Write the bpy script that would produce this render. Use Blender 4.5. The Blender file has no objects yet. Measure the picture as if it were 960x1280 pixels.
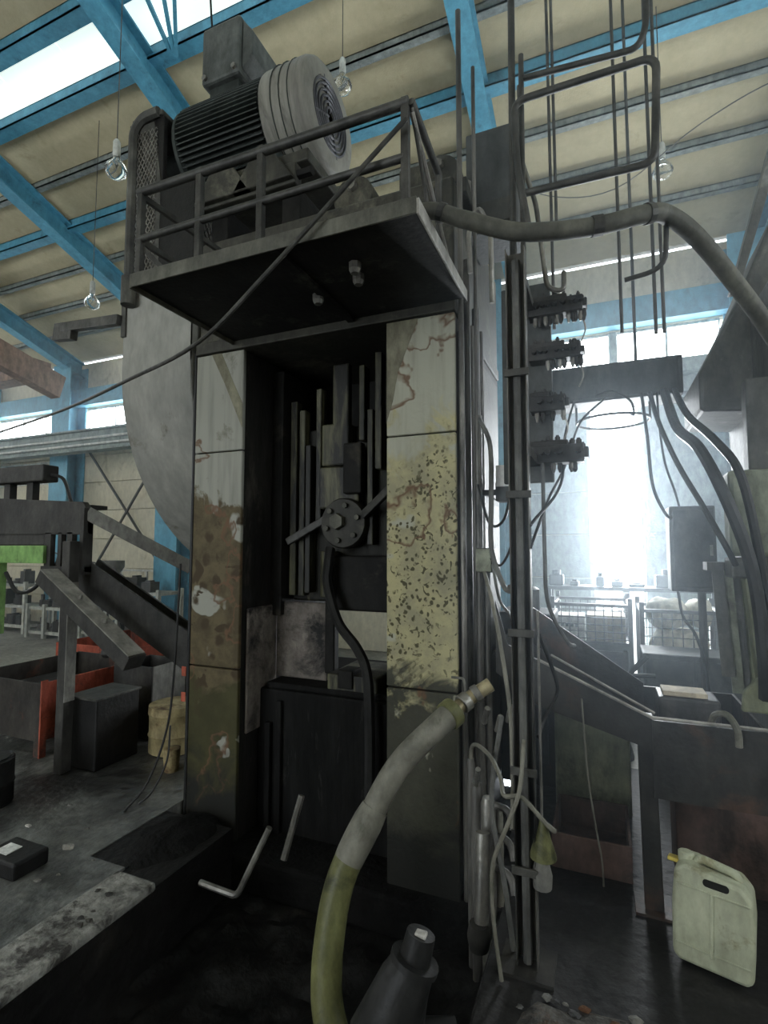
import bpy, math, random
from mathutils import Vector, Matrix
random.seed(7)
SC = bpy.context.scene
COL = SC.collection
PI = math.pi

# ------------------------------------------------------------------ camera
cam = bpy.data.cameras.new('camera')
cam.sensor_fit = 'VERTICAL'; cam.sensor_height = 36.0; cam.lens = 36.0 * 650 / 1280
cam.clip_start = 0.02; cam.clip_end = 200
camo = bpy.data.objects.new('camera', cam); COL.objects.link(camo)
camo.location = (0, 0, 1.6)
camo.rotation_euler = (PI / 2 + math.atan(45 / 650.0), 0, math.radians(22.6))
SC.camera = camo

# ------------------------------------------------------------------ world, daylight, exposure
w = bpy.data.worlds.new('world'); SC.world = w; w.use_nodes = True
bg = w.node_tree.nodes['Background']
bg.inputs['Color'].default_value = (0.86, 0.94, 1.0, 1); bg.inputs['Strength'].default_value = 6.0
SC.view_settings.view_transform = 'Standard'; SC.view_settings.look = 'None'
SC.view_settings.gamma = 1.0; SC.view_settings.use_curve_mapping = False
SC.view_settings.exposure = 0.0
SC.cycles.max_bounces = 8; SC.cycles.diffuse_bounces = 5; SC.cycles.glossy_bounces = 3
SC.cycles.volume_bounces = 1; SC.cycles.caustics_reflective = False; SC.cycles.caustics_refractive = False
SC.cycles.sample_clamp_indirect = 6.0

def area(name, loc, rot, sx, sy, power, col=(0.9, 0.96, 1.0)):
    l = bpy.data.lights.new(name, 'AREA'); l.shape = 'RECTANGLE'; l.size = sx; l.size_y = sy
    l.energy = power; l.color = col
    o = bpy.data.objects.new(name, l); COL.objects.link(o); o.location = loc; o.rotation_euler = rot
    return o
# daylight in the open door and unseen opposite gate; side and left fill added
area('daylight_door', (0.2, 7.78, 1.75), (-PI / 2, 0, 0), 0.58, 3.45, 420)
area('daylight_gate', (-5.0, -6.1, 3.0), (PI / 2, 0, 0), 5.0, 3.4, 75, (1.0, 0.97, 0.9))
area('fill_side', (4.1, 1.0, 3.4), (PI / 2, 0, PI / 2), 7.0, 1.6, 15, (1.0, 0.97, 0.9))  # fill added at an unseen opening in the right wall
area('fill_left', (-15.1, 2.0, 4.6), (PI / 2, 0, -PI / 2), 8.0, 1.6, 130, (1.0, 0.97, 0.9))  # added fill lighting the column fronts from an unseen left opening

# ------------------------------------------------------------------ materials
MATS = {}
def nodes_of(m):
    m.use_nodes = True
    nt = m.node_tree
    return nt, nt.nodes, nt.links, nt.nodes['Principled BSDF']

def grime(name, c1, c2, rough=0.7, metal=0.0, scale=3.0, stain=None, stain_amt=0.5, stain_scale=1.5, stretch=(1, 1, 1), bump=0.15, bscale=40.0, spec=0.22, rnd=0.0, dirt=1.0):
    """two-tone mottled surface with dirt patches and fine relief"""
    m = bpy.data.materials.new(name); nt, N, L, b = nodes_of(m)
    tc = N.new('ShaderNodeTexCoord'); mp = N.new('ShaderNodeMapping'); mp.inputs['Scale'].default_value = stretch
    L.new(tc.outputs['Object'], mp.inputs['Vector'])
    n1 = N.new('ShaderNodeTexNoise'); n1.inputs['Scale'].default_value = scale; n1.inputs['Detail'].default_value = 6; n1.inputs['Roughness'].default_value = 0.65
    L.new(mp.outputs[0], n1.inputs['Vector'])
    r1 = N.new('ShaderNodeValToRGB'); r1.color_ramp.elements[0].position = 0.32; r1.color_ramp.elements[1].position = 0.68
    r1.color_ramp.elements[0].color = (*c1, 1); r1.color_ramp.elements[1].color = (*c2, 1)
    L.new(n1.outputs['Fac'], r1.inputs['Fac'])
    out = r1.outputs['Color']
    if stain is not None:
        n2 = N.new('ShaderNodeTexNoise'); n2.inputs['Scale'].default_value = stain_scale; n2.inputs['Detail'].default_value = 8; n2.inputs['Roughness'].default_value = 0.7; n2.inputs['Distortion'].default_value = 0.4
        L.new(mp.outputs[0], n2.inputs['Vector'])
        r2 = N.new('ShaderNodeValToRGB'); e = r2.color_ramp.elements
        e[0].position = 0.62 - 0.25 * stain_amt; e[1].position = 0.72 - 0.2 * stain_amt
        L.new(n2.outputs['Fac'], r2.inputs['Fac'])
        mx = N.new('ShaderNodeMixRGB'); L.new(r2.outputs['Color'], mx.inputs['Fac']); L.new(out, mx.inputs['Color1']); mx.inputs['Color2'].default_value = (*stain, 1)
        out = mx.outputs['Color']
    for (sc_, lo, hi, st_) in ((14.0, 0.55, 1.35, (1, 1, 0.45)), (1.1, 0.72, 1.22, (1, 1, 1))):
        mpd = N.new('ShaderNodeMapping'); mpd.inputs['Scale'].default_value = st_; L.new(mp.outputs[0], mpd.inputs['Vector'])
        nd = N.new('ShaderNodeTexNoise'); nd.inputs['Scale'].default_value = sc_; nd.inputs['Detail'].default_value = 5; nd.inputs['Roughness'].default_value = 0.7
        L.new(mpd.outputs[0], nd.inputs['Vector'])
        md_ = N.new('ShaderNodeMapRange'); md_.inputs['From Min'].default_value = 0.3; md_.inputs['From Max'].default_value = 0.7
        md_.inputs['To Min'].default_value = lo ** dirt; md_.inputs['To Max'].default_value = hi ** dirt
        L.new(nd.outputs['Fac'], md_.inputs['Value'])
        vm = N.new('ShaderNodeVectorMath'); vm.operation = 'SCALE'; L.new(out, vm.inputs[0]); L.new(md_.outputs[0], vm.inputs['Scale']); out = vm.outputs[0]
    if rnd > 0:
        oi = N.new('ShaderNodeObjectInfo'); hs = N.new('ShaderNodeHueSaturation'); ma = N.new('ShaderNodeMapRange')
        ma.inputs['To Min'].default_value = 1 - rnd; ma.inputs['To Max'].default_value = 1 + rnd
        L.new(oi.outputs['Random'], ma.inputs['Value']); L.new(ma.outputs[0], hs.inputs['Value']); L.new(out, hs.inputs['Color']); out = hs.outputs['Color']
    L.new(out, b.inputs['Base Color'])
    b.inputs['Roughness'].default_value = rough; b.inputs['Metallic'].default_value = metal; b.inputs['Specular IOR Level'].default_value = spec
    if bump > 0:
        n3 = N.new('ShaderNodeTexNoise'); n3.inputs['Scale'].default_value = bscale; n3.inputs['Detail'].default_value = 4
        L.new(mp.outputs[0], n3.inputs['Vector'])
        bp = N.new('ShaderNodeBump'); bp.inputs['Strength'].default_value = bump; bp.inputs['Distance'].default_value = 0.02
        L.new(n3.outputs['Fac'], bp.inputs['Height']); L.new(bp.outputs[0], b.inputs['Normal'])
    MATS[name] = m
    return m

def emis(name, col, s):
    m = bpy.data.materials.new(name); nt, N, L, b = nodes_of(m)
    b.inputs['Base Color'].default_value = (0.8, 0.85, 0.85, 1); b.inputs['Roughness'].default_value = 0.4
    b.inputs['Emission Color'].default_value = (*col, 1); b.inputs['Emission Strength'].default_value = s
    MATS[name] = m; return m

def peeled(name, top, mid, low, dark, zs, spots, yellow):
    """press paint: pale above, peeling in the middle, oil-brown below, with leopard spots where paint has lifted"""
    m = bpy.data.materials.new(name); nt, N, L, b = nodes_of(m)
    tc = N.new('ShaderNodeTexCoord')
    def noise(scale, detail=6, rough=0.6, dist=0.0, st=(1, 1, 1)):
        mp = N.new('ShaderNodeMapping'); mp.inputs['Scale'].default_value = st
        L.new(tc.outputs['Object'], mp.inputs['Vector'])
        n = N.new('ShaderNodeTexNoise'); n.inputs['Scale'].default_value = scale; n.inputs['Detail'].default_value = detail
        n.inputs['Roughness'].default_value = rough; n.inputs['Distortion'].default_value = dist
        L.new(mp.outputs[0], n.inputs['Vector']); return n.outputs['Fac']
    def ramp(src, p0, p1, c0=(0, 0, 0, 1), c1=(1, 1, 1, 1)):
        r = N.new('ShaderNodeValToRGB'); e = r.color_ramp.elements; e[0].position = p0; e[1].position = p1; e[0].color = c0; e[1].color = c1
        L.new(src, r.inputs['Fac']); return r.outputs['Color']
    def mix(fac, a, c, mode='MIX'):
        x = N.new('ShaderNodeMixRGB'); x.blend_type = mode; L.new(fac, x.inputs['Fac'])
        for s, k in ((a, 'Color1'), (c, 'Color2')):
            if isinstance(s, tuple): x.inputs[k].default_value = (*s, 1)
            else: L.new(s, x.inputs[k])
        return x.outputs['Color']
    def math_(op, a, c):
        x = N.new('ShaderNodeMath'); x.operation = op
        for i, s in enumerate((a, c)):
            if isinstance(s, (int, float)): x.inputs[i].default_value = s
            else: L.new(s, x.inputs[i])
        return x.outputs[0]
    sep = N.new('ShaderNodeSeparateXYZ'); L.new(tc.outputs['Object'], sep.inputs[0])
    zn = math_('ADD', sep.outputs['Z'], math_('MULTIPLY', math_('SUBTRACT', noise(3.5, 5, 0.6, 0.6), 0.5), 1.3))
    def zstep(z0, wd):    # 1 above z0
        mr = N.new('ShaderNodeMapRange'); mr.inputs['From Min'].default_value = z0 - wd; mr.inputs['From Max'].default_value = z0 + wd
        L.new(zn, mr.inputs['Value']); return mr.outputs[0]
    streak = ramp(noise(5, 4, 0.6, 0.2, (4, 4, 0.35)), 0.45, 0.75)
    tp = mix(streak, top, tuple(v * 0.72 for v in top))
    tp = mix(ramp(noise(2.2, 8, 0.7, 0.5), 0.55, 0.7), tp, mid)
    md = mix(ramp(noise(6, 6, 0.7), 0.4, 0.6), mid, yellow)
    md = mix(ramp(noise(3.1, 3, 0.5, 0.3), 0.63, 0.655), md, top)
    col = mix(zstep(zs[0], 0.04), md, tp)
    lw = mix(ramp(noise(5, 6, 0.7), 0.35, 0.7), low, tuple(v * 0.6 for v in low))
    lw = mix(ramp(noise(4.3, 3, 0.5, 0.2), 0.68, 0.70), lw, top)
    col = mix(zstep(zs[1], 0.05), lw, col)
    # lifted-paint spots
    band = math_('MULTIPLY', zstep(spots[0], 0.15), math_('SUBTRACT', 1.0, zstep(spots[1], 0.10)))
    v = noise(spots[2], 3, 0.55, 1.1)
    sp = math_('MULTIPLY', ramp(v, 0.60, 0.63), band)
    col = mix(sp, col, dark)
    vo = N.new('ShaderNodeTexVoronoi'); vo.inputs['Scale'].default_value = spots[3]; vo.inputs['Randomness'].default_value = 1.0
    wv = N.new('ShaderNodeVectorMath'); wv.operation = 'MULTIPLY_ADD'; L.new(tc.outputs['Object'], wv.inputs[0]); wv.inputs[1].default_value = (1, 0.2, 0.85)
    nv = N.new('ShaderNodeTexNoise'); nv.inputs['Scale'].default_value = 20; L.new(tc.outputs['Object'], nv.inputs['Vector'])
    sv = N.new('ShaderNodeVectorMath'); sv.operation = 'SCALE'; sv.inputs['Scale'].default_value = 0.03; L.new(nv.outputs['Color'], sv.inputs[0]); L.new(sv.outputs[0], wv.inputs[2])
    L.new(wv.outputs[0], vo.inputs['Vector'])
    dots = math_('MULTIPLY', math_('MULTIPLY', math_('SUBTRACT', 1.0, ramp(vo.outputs['Distance'], 0.24, 0.36)), ramp(noise(4.0, 3, 0.6), 0.40, 0.50)), band)
    col = mix(dots, col, dark)
    rg = math_('MULTIPLY', ramp(noise(2.6, 4, 0.5, 0.3), 0.585, 0.60), math_('SUBTRACT', 1.0, ramp(noise(2.6, 4, 0.5, 0.3), 0.60, 0.625)))
    col = mix(rg, col, (0.10, 0.055, 0.03))
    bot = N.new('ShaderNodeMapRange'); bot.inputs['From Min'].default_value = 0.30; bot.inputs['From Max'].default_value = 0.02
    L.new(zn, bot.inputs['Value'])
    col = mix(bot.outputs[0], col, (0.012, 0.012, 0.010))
    L.new(col, b.inputs['Base Color']); b.inputs['Roughness'].default_value = 0.65; b.inputs['Specular IOR Level'].default_value = 0.18
    bp = N.new('ShaderNodeBump'); bp.inputs['Strength'].default_value = 0.35; bp.inputs['Distance'].default_value = 0.01
    L.new(v, bp.inputs['Height']); L.new(bp.outputs[0], b.inputs['Normal'])
    MATS[name] = m; return m

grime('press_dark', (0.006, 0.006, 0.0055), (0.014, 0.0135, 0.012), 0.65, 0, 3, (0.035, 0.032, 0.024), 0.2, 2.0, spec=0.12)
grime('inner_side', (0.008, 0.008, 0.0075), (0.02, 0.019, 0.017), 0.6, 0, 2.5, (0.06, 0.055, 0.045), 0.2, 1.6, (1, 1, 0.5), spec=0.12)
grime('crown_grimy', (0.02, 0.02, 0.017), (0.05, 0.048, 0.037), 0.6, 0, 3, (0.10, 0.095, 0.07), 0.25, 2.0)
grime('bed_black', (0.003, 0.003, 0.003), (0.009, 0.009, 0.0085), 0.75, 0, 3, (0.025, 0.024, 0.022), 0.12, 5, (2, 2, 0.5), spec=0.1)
grime('band_olive', (0.10, 0.095, 0.062), (0.17, 0.16, 0.11), 0.6, 0, 4)
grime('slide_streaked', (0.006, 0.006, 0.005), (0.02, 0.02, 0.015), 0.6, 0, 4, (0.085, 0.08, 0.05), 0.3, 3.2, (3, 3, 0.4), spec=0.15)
grime('lit_patch', (0.09, 0.078, 0.068), (0.17, 0.15, 0.13), 0.7, 0, 5, (0.012, 0.012, 0.012), 0.6, 3.5, bump=0.6, bscale=25)  # pale tone imitating the patch of light in the press throat
grime('guide_green', (0.03, 0.03, 0.02), (0.12, 0.115, 0.065), 0.5, 0, 2.5, (0.010, 0.010, 0.008), 0.8, 2.6, (3, 3, 0.5))
grime('guard_sheet', (0.19, 0.19, 0.17), (0.27, 0.265, 0.235), 0.6, 0, 2.2, (0.10, 0.088, 0.065), 0.18, 2.6, (1, 1, 0.7), dirt=0.35)
grime('guard_frame', (0.03, 0.03, 0.028), (0.09, 0.088, 0.075), 0.6, 0, 4)
grime('deck_plate', (0.05, 0.05, 0.042), (0.11, 0.108, 0.085), 0.65, 0, 4)
grime('deck_under', (0.009, 0.009, 0.009), (0.018, 0.018, 0.017), 0.7, 0, 4, (0.06, 0.06, 0.05), 0.12, 3)
grime('rail_steel', (0.03, 0.03, 0.028), (0.075, 0.073, 0.065), 0.5, 0.3, 6)
grime('bare_steel', (0.14, 0.135, 0.125), (0.28, 0.27, 0.24), 0.4, 0.6, 6)
grime('motor_body', (0.02, 0.025, 0.023), (0.038, 0.044, 0.04), 0.6, 0.0, 4)
grime('motor_cowl', (0.13, 0.125, 0.11), (0.21, 0.205, 0.175), 0.6, 0, 3, (0.08, 0.077, 0.064), 0.3, 2, (3, 0.6, 0.6), dirt=0.5)
grime('motor_grille', (0.05, 0.05, 0.055), (0.10, 0.10, 0.11), 0.5, 0.2, 4)
grime('terminal_grey', (0.06, 0.066, 0.062), (0.09, 0.097, 0.09), 0.6, 0, 4)
grime('blue_paint', (0.07, 0.25, 0.36), (0.10, 0.31, 0.43), 0.5, 0, 2.5, (0.06, 0.17, 0.23), 0.2, 3, dirt=0.5)
grime('purlin_grey', (0.16, 0.19, 0.19), (0.24, 0.26, 0.24), 0.55, 0, 2)
grime('roof_board', (0.42, 0.375, 0.245), (0.48, 0.43, 0.29), 0.9, 0, 3, (0.35, 0.30, 0.19), 0.12, 2.0, bump=0.15, bscale=60, rnd=0.07, dirt=0.15)
grime('roof_outer', (0.3, 0.3, 0.3), (0.35, 0.35, 0.35), 0.9)
grime('wall_board', (0.50, 0.465, 0.35), (0.57, 0.53, 0.41), 0.85, 0, 1.5, (0.32, 0.29, 0.2), 0.2, 2, rnd=0.05, dirt=0.4)
grime('wall_grey_green', (0.20, 0.235, 0.22), (0.24, 0.275, 0.25), 0.8, 0, 1.5, rnd=0.05)
grime('crane_rust', (0.20, 0.13, 0.09), (0.26, 0.17, 0.12), 0.8, 0, 3)
grime('concrete', (0.045, 0.046, 0.044), (0.15, 0.152, 0.14), 0.4, 0, 2.2, (0.022, 0.022, 0.021), 0.62, 1.3, bump=0.7, bscale=14, spec=0.45)
grime('concrete_oil', (0.006, 0.006, 0.006), (0.02, 0.019, 0.018), 0.6, 0, 2.0, (0.035, 0.033, 0.03), 0.25, 1.2, bump=0.6, bscale=16, spec=0.2)
grime('concrete_far', (0.17, 0.165, 0.145), (0.27, 0.26, 0.23), 0.6, 0, 0.9, (0.11, 0.105, 0.095), 0.35, 0.7, bump=0.2, bscale=12)
grime('kerb_concrete', (0.13, 0.13, 0.12), (0.27, 0.265, 0.24), 0.8, 0, 6, (0.03, 0.028, 0.026), 0.62, 7, bump=0.6, bscale=30)
grime('pit_oil', (0.003, 0.003, 0.003), (0.009, 0.0085, 0.008), 0.6, 0, 2, (0.02, 0.018, 0.015), 0.2, 2, bump=0.8, bscale=14, spec=0.2)
grime('soot_heap', (0.003, 0.003, 0.003), (0.008, 0.008, 0.0075), 0.9, 0, 5, bump=0.9, bscale=25, spec=0.1)
grime('scrap_pale', (0.25, 0.24, 0.22), (0.5, 0.48, 0.44), 0.6, 0, 9)
grime('swarf_mix', (0.015, 0.014, 0.013), (0.10, 0.095, 0.085), 0.7, 0, 14, (0.07, 0.035, 0.02), 0.3, 9, bump=1.0, bscale=40)
grime('scrap_grey', (0.08, 0.078, 0.07), (0.17, 0.165, 0.15), 0.6, 0, 9)
grime('scrap_rust', (0.06, 0.028, 0.015), (0.13, 0.06, 0.03), 0.8, 0, 9)
grime('scrap_dark', (0.012, 0.012, 0.011), (0.045, 0.042, 0.037), 0.7, 0, 9)
grime('hose_green', (0.075, 0.078, 0.030), (0.15, 0.15, 0.065), 0.45, 0, 6, (0.03, 0.032, 0.016), 0.35, 4)
grime('hose_grey', (0.10, 0.097, 0.078), (0.19, 0.183, 0.15), 0.55, 0, 8, (0.07, 0.07, 0.05), 0.3, 5, dirt=0.5)
grime('fitting_brass', (0.20, 0.165, 0.09), (0.36, 0.31, 0.19), 0.45, 0.4, 8)
grime('rubber_black', (0.008, 0.008, 0.008), (0.02, 0.02, 0.019), 0.5, 0, 5)
grime('rubber_grey', (0.06, 0.06, 0.058), (0.11, 0.11, 0.10), 0.5, 0, 5)
grime('pipe_grey', (0.055, 0.053, 0.05), (0.16, 0.152, 0.135), 0.45, 0.3, 5, (0.02, 0.02, 0.018), 0.45, 3, (1, 1, 0.3))
grime('manifold', (0.018, 0.018, 0.018), (0.05, 0.048, 0.045), 0.5, 0.2, 6)
grime('cabinet_dark', (0.035, 0.038, 0.037), (0.055, 0.058, 0.056), 0.55, 0, 4)
grime('cabinet_green', (0.16, 0.175, 0.13), (0.21, 0.225, 0.165), 0.6, 0, 2.5, (0.10, 0.10, 0.075), 0.3, 2.5)
grime('cabinet_white', (0.45, 0.46, 0.44), (0.55, 0.56, 0.53), 0.5, 0, 4)
grime('neighbour_frame', (0.045, 0.046, 0.042), (0.10, 0.10, 0.088), 0.6, 0, 3, (0.2, 0.2, 0.17), 0.18, 3)
grime('neighbour_green', (0.13, 0.14, 0.085), (0.19, 0.20, 0.125), 0.6, 0, 3, (0.08, 0.08, 0.055), 0.35, 3)
grime('chute_steel', (0.014, 0.014, 0.0135), (0.034, 0.033, 0.030), 0.55, 0.1, 4, (0.06, 0.035, 0.025), 0.3, 3)
grime('chute_bright', (0.22, 0.21, 0.19), (0.36, 0.345, 0.31), 0.5, 0.3, 5)
grime('bin_red', (0.22, 0.045, 0.025), (0.36, 0.085, 0.05), 0.65, 0, 4, (0.06, 0.035, 0.028), 0.35, 3)
grime('bin_dark', (0.022, 0.02, 0.018), (0.045, 0.04, 0.034), 0.65, 0, 4, (0.11, 0.045, 0.03), 0.25, 3)
grime('bin_rust', (0.05, 0.032, 0.026), (0.10, 0.062, 0.05), 0.7, 0, 4, (0.025, 0.018, 0.015), 0.4, 3)
grime('bin_black', (0.006, 0.006, 0.006), (0.013, 0.0125, 0.012), 0.5, 0, 4)
grime('drum_yellow', (0.24, 0.19, 0.09), (0.36, 0.30, 0.16), 0.6, 0, 5, (0.10, 0.06, 0.03), 0.5, 4)
grime('feed_frame', (0.018, 0.018, 0.017), (0.042, 0.04, 0.036), 0.6, 0, 4)
grime('chute_pale', (0.16, 0.155, 0.14), (0.25, 0.24, 0.215), 0.6, 0, 4)
grime('feed_top', (0.11, 0.108, 0.098), (0.18, 0.175, 0.155), 0.55, 0.1, 4)
grime('green_paint', (0.13, 0.25, 0.07), (0.18, 0.32, 0.10), 0.55, 0, 3, (0.08, 0.12, 0.05), 0.3, 3)
grime('jerry_plastic', (0.31, 0.325, 0.23), (0.40, 0.415, 0.305), 0.5, 0, 4, (0.20, 0.19, 0.11), 0.30, 7, bump=0.05, dirt=0.6)
grime('yellow_cap', (0.4, 0.3, 0.05), (0.5, 0.4, 0.1), 0.5)
grime('wire_steel', (0.03, 0.03, 0.03), (0.07, 0.07, 0.065), 0.5, 0.3, 5)
grime('carton', (0.42, 0.36, 0.27), (0.52, 0.45, 0.34), 0.8, 0, 4)
grime('carton_white', (0.55, 0.55, 0.52), (0.65, 0.65, 0.6), 0.7, 0, 4)
grime('carton_print', (0.08, 0.10, 0.10), (0.12, 0.14, 0.14), 0.7)
grime('sack', (0.50, 0.47, 0.38), (0.62, 0.59, 0.5), 0.85, 0, 6)
grime('rack_steel', (0.30, 0.31, 0.28), (0.4, 0.41, 0.37), 0.6, 0, 3)
grime('part_dark', (0.03, 0.03, 0.032), (0.08, 0.078, 0.075), 0.5, 0.3, 5, rnd=0.4)
grime('bakelite', (0.45, 0.46, 0.42), (0.55, 0.56, 0.52), 0.5)
grime('ground_out', (0.5, 0.5, 0.48), (0.6, 0.6, 0.58), 0.9)
grime('paper_white', (0.6, 0.6, 0.58), (0.75, 0.75, 0.72), 0.7)
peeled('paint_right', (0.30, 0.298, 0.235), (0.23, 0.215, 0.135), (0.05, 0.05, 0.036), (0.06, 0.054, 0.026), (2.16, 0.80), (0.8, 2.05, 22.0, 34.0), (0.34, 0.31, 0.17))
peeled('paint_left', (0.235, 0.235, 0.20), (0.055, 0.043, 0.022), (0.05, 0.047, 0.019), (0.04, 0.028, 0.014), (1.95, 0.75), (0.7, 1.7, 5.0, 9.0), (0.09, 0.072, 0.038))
# glass of bulbs
gm = bpy.data.materials.new('bulb_glass'); nt, N, L, b = nodes_of(gm)
b.inputs['Base Color'].default_value = (0.9, 0.92, 0.9, 1); b.inputs['Roughness'].default_value = 0.05
b.inputs['Transmission Weight'].default_value = 0.9; b.inputs['IOR'].default_value = 1.3; MATS['bulb_glass'] = gm
emis('pane_daylight', (0.90, 0.96, 1.0), 12.0)
emis('skylight_sheet', (0.86, 1.0, 0.93), 0.9)
M = MATS

# ------------------------------------------------------------------ mesh helpers
class MB:
    def __init__(s): s.v = []; s.f = []
    def add(s, vs, fs):
        o = len(s.v); s.v += [tuple(p) for p in vs]; s.f += [tuple(i + o for i in q) for q in fs]; return s
    def box(s, x0, x1, y0, y1, z0, z1):
        vs = [(x, y, z) for z in (z0, z1) for y in (y0, y1) for x in (x0, x1)]
        return s.add(vs, [(0, 2, 3, 1), (4, 5, 7, 6), (0, 1, 5, 4), (2, 6, 7, 3), (0, 4, 6, 2), (1, 3, 7, 5)])
    def obox(s, c, half, rot):
        """box with centre c, half sizes, euler rotation"""
        from mathutils import Euler
        R = Euler(rot).to_matrix(); c = Vector(c)
        vs = [c + R @ Vector((sx * half[0], sy * half[1], sz * half[2])) for sz in (-1, 1) for sy in (-1, 1) for sx in (-1, 1)]
        return s.add(vs, [(0, 2, 3, 1), (4, 5, 7, 6), (0, 1, 5, 4), (2, 6, 7, 3), (0, 4, 6, 2), (1, 3, 7, 5)])
    def bar(s, a, b, wd, ht, up=(0, 0, 1)):
        """rectangular bar from a to b"""
        a = Vector(a); b = Vector(b); d = (b - a).normalized(); u = Vector(up)
        sd = d.cross(u)
        if sd.length < 1e-4: sd = d.cross(Vector((0, 1, 0)))
        sd.normalize(); u = sd.cross(d).normalized()
        vs = [p + sd * i * wd / 2 + u * j * ht / 2 for p in (a, b) for i, j in ((-1, -1), (1, -1), (1, 1), (-1, 1))]
        return s.add(vs, [(3, 2, 1, 0), (4, 5, 6, 7), (0, 1, 5, 4), (1, 2, 6, 5), (2, 3, 7, 6), (3, 0, 4, 7)])
    def tube(s, pts, r, n=8, caps=True):
        pts = [Vector(p) for p in pts]; m = len(pts)
        rs = r if isinstance(r, (list, tuple)) else [r] * m
        t0 = (pts[1] - pts[0]).normalized()
        u = t0.orthogonal().normalized(); vs = []
        for i, p in enumerate(pts):
            t = (pts[min(i + 1, m - 1)] - pts[max(i - 1, 0)]).normalized()
            u = (u - t * u.dot(t))
            u = u.normalized() if u.length > 1e-6 else t.orthogonal().normalized()
            w_ = t.cross(u)
            for k in range(n):
                a = 2 * PI * k / n
                vs.append(p + (u * math.cos(a) + w_ * math.sin(a)) * rs[i])
        fs = [(i * n + k, i * n + (k + 1) % n, (i + 1) * n + (k + 1) % n, (i + 1) * n + k) for i in range(m - 1) for k in range(n)]
        if caps: fs += [tuple(range(n - 1, -1, -1)), tuple((m - 1) * n + k for k in range(n))]
        return s.add(vs, fs)
    def lathe(s, prof, c, axis='Z', n=20):
        """prof: (radius, height) list turned round an axis through c"""
        vs = []
        for (r, h) in prof:
            for k in range(n):
                a = 2 * PI * k / n; x, y = r * math.cos(a), r * math.sin(a)
                vs.append({'Z': (c[0] + x, c[1] + y, c[2] + h), 'X': (c[0] + h, c[1] + x, c[2] + y), 'Y': (c[0] + y, c[1] + h, c[2] + x)}[axis])
        m = len(prof)
        fs = [(i * n + k, i * n + (k + 1) % n, (i + 1) * n + (k + 1) % n, (i + 1) * n + k) for i in range(m - 1) for k in range(n)]
        fs += [tuple(range(n - 1, -1, -1)), tuple((m - 1) * n + k for k in range(n))]
        return s.add(vs, fs)
    def prism(s, poly, h0, h1, axis='Y'):
        """2-D outline extruded along an axis; poly is (x,z) for Y, (y,z) for X, (x,y) for Z"""
        f = {'Y': lambda p, h: (p[0], h, p[1]), 'X': lambda p, h: (h, p[0], p[1]), 'Z': lambda p, h: (p[0], p[1], h)}[axis]
        n = len(poly); vs = [f(p, h0) for p in poly] + [f(p, h1) for p in poly]
        return s.add(vs, [tuple(range(n - 1, -1, -1)), tuple(range(n, 2 * n))] + [(i, (i + 1) % n, n + (i + 1) % n, n + i) for i in range(n)])
    def build(s, name, mat, parent=None, bevel=0.0, smooth=False, seg=2):
        me = bpy.data.meshes.new(name); me.from_pydata(s.v, [], s.f); me.update()
        import bmesh
        bm = bmesh.new(); bm.from_mesh(me); bmesh.ops.recalc_face_normals(bm, faces=bm.faces); bm.to_mesh(me); bm.free()
        me.materials.append(M[mat] if isinstance(mat, str) else mat)
        o = bpy.data.objects.new(name, me); COL.objects.link(o)
        if smooth:
            for p in me.polygons: p.use_smooth = True
            try: me.set_sharp_from_angle(angle=math.radians(40))
            except Exception: pass
        if parent is not None:
            o.parent = parent; o.location = -world_loc(parent)
        if bevel > 0:
            bv = o.modifiers.new('bevel', 'BEVEL'); bv.width = bevel; bv.segments = seg; bv.limit_method = 'ANGLE'
        return o

def world_loc(o):
    v = Vector(o.location)
    while o.parent is not None:
        o = o.parent; v = v + Vector(o.location)
    return v

def catmull(pts, k=6):
    P = [Vector(p) for p in pts]; P = [2 * P[0] - P[1]] + P + [2 * P[-1] - P[-2]]; out = []
    for i in range(1, len(P) - 2):
        for j in range(k):
            t = j / k
            out.append(0.5 * ((2 * P[i]) + (-P[i - 1] + P[i + 1]) * t + (2 * P[i - 1] - 5 * P[i] + 4 * P[i + 1] - P[i + 2]) * t * t + (-P[i - 1] + 3 * P[i] - 3 * P[i + 1] + P[i + 2]) * t ** 3))
    return out + [P[-2]]

def fillet(pts, r=0.08, k=5):
    """polyline with rounded corners"""
    P = [Vector(p) for p in pts]; out = [P[0]]
    for i in range(1, len(P) - 1):
        a = (P[i - 1] - P[i]); c = (P[i + 1] - P[i]); rr = min(r, a.length * 0.49, c.length * 0.49)
        p0 = P[i] + a.normalized() * rr; p1 = P[i] + c.normalized() * rr
        for j in range(k + 1):
            t = j / k; out.append((1 - t) ** 2 * p0 + 2 * t * (1 - t) * P[i] + t * t * p1)
    return out + [P[-1]]

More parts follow.
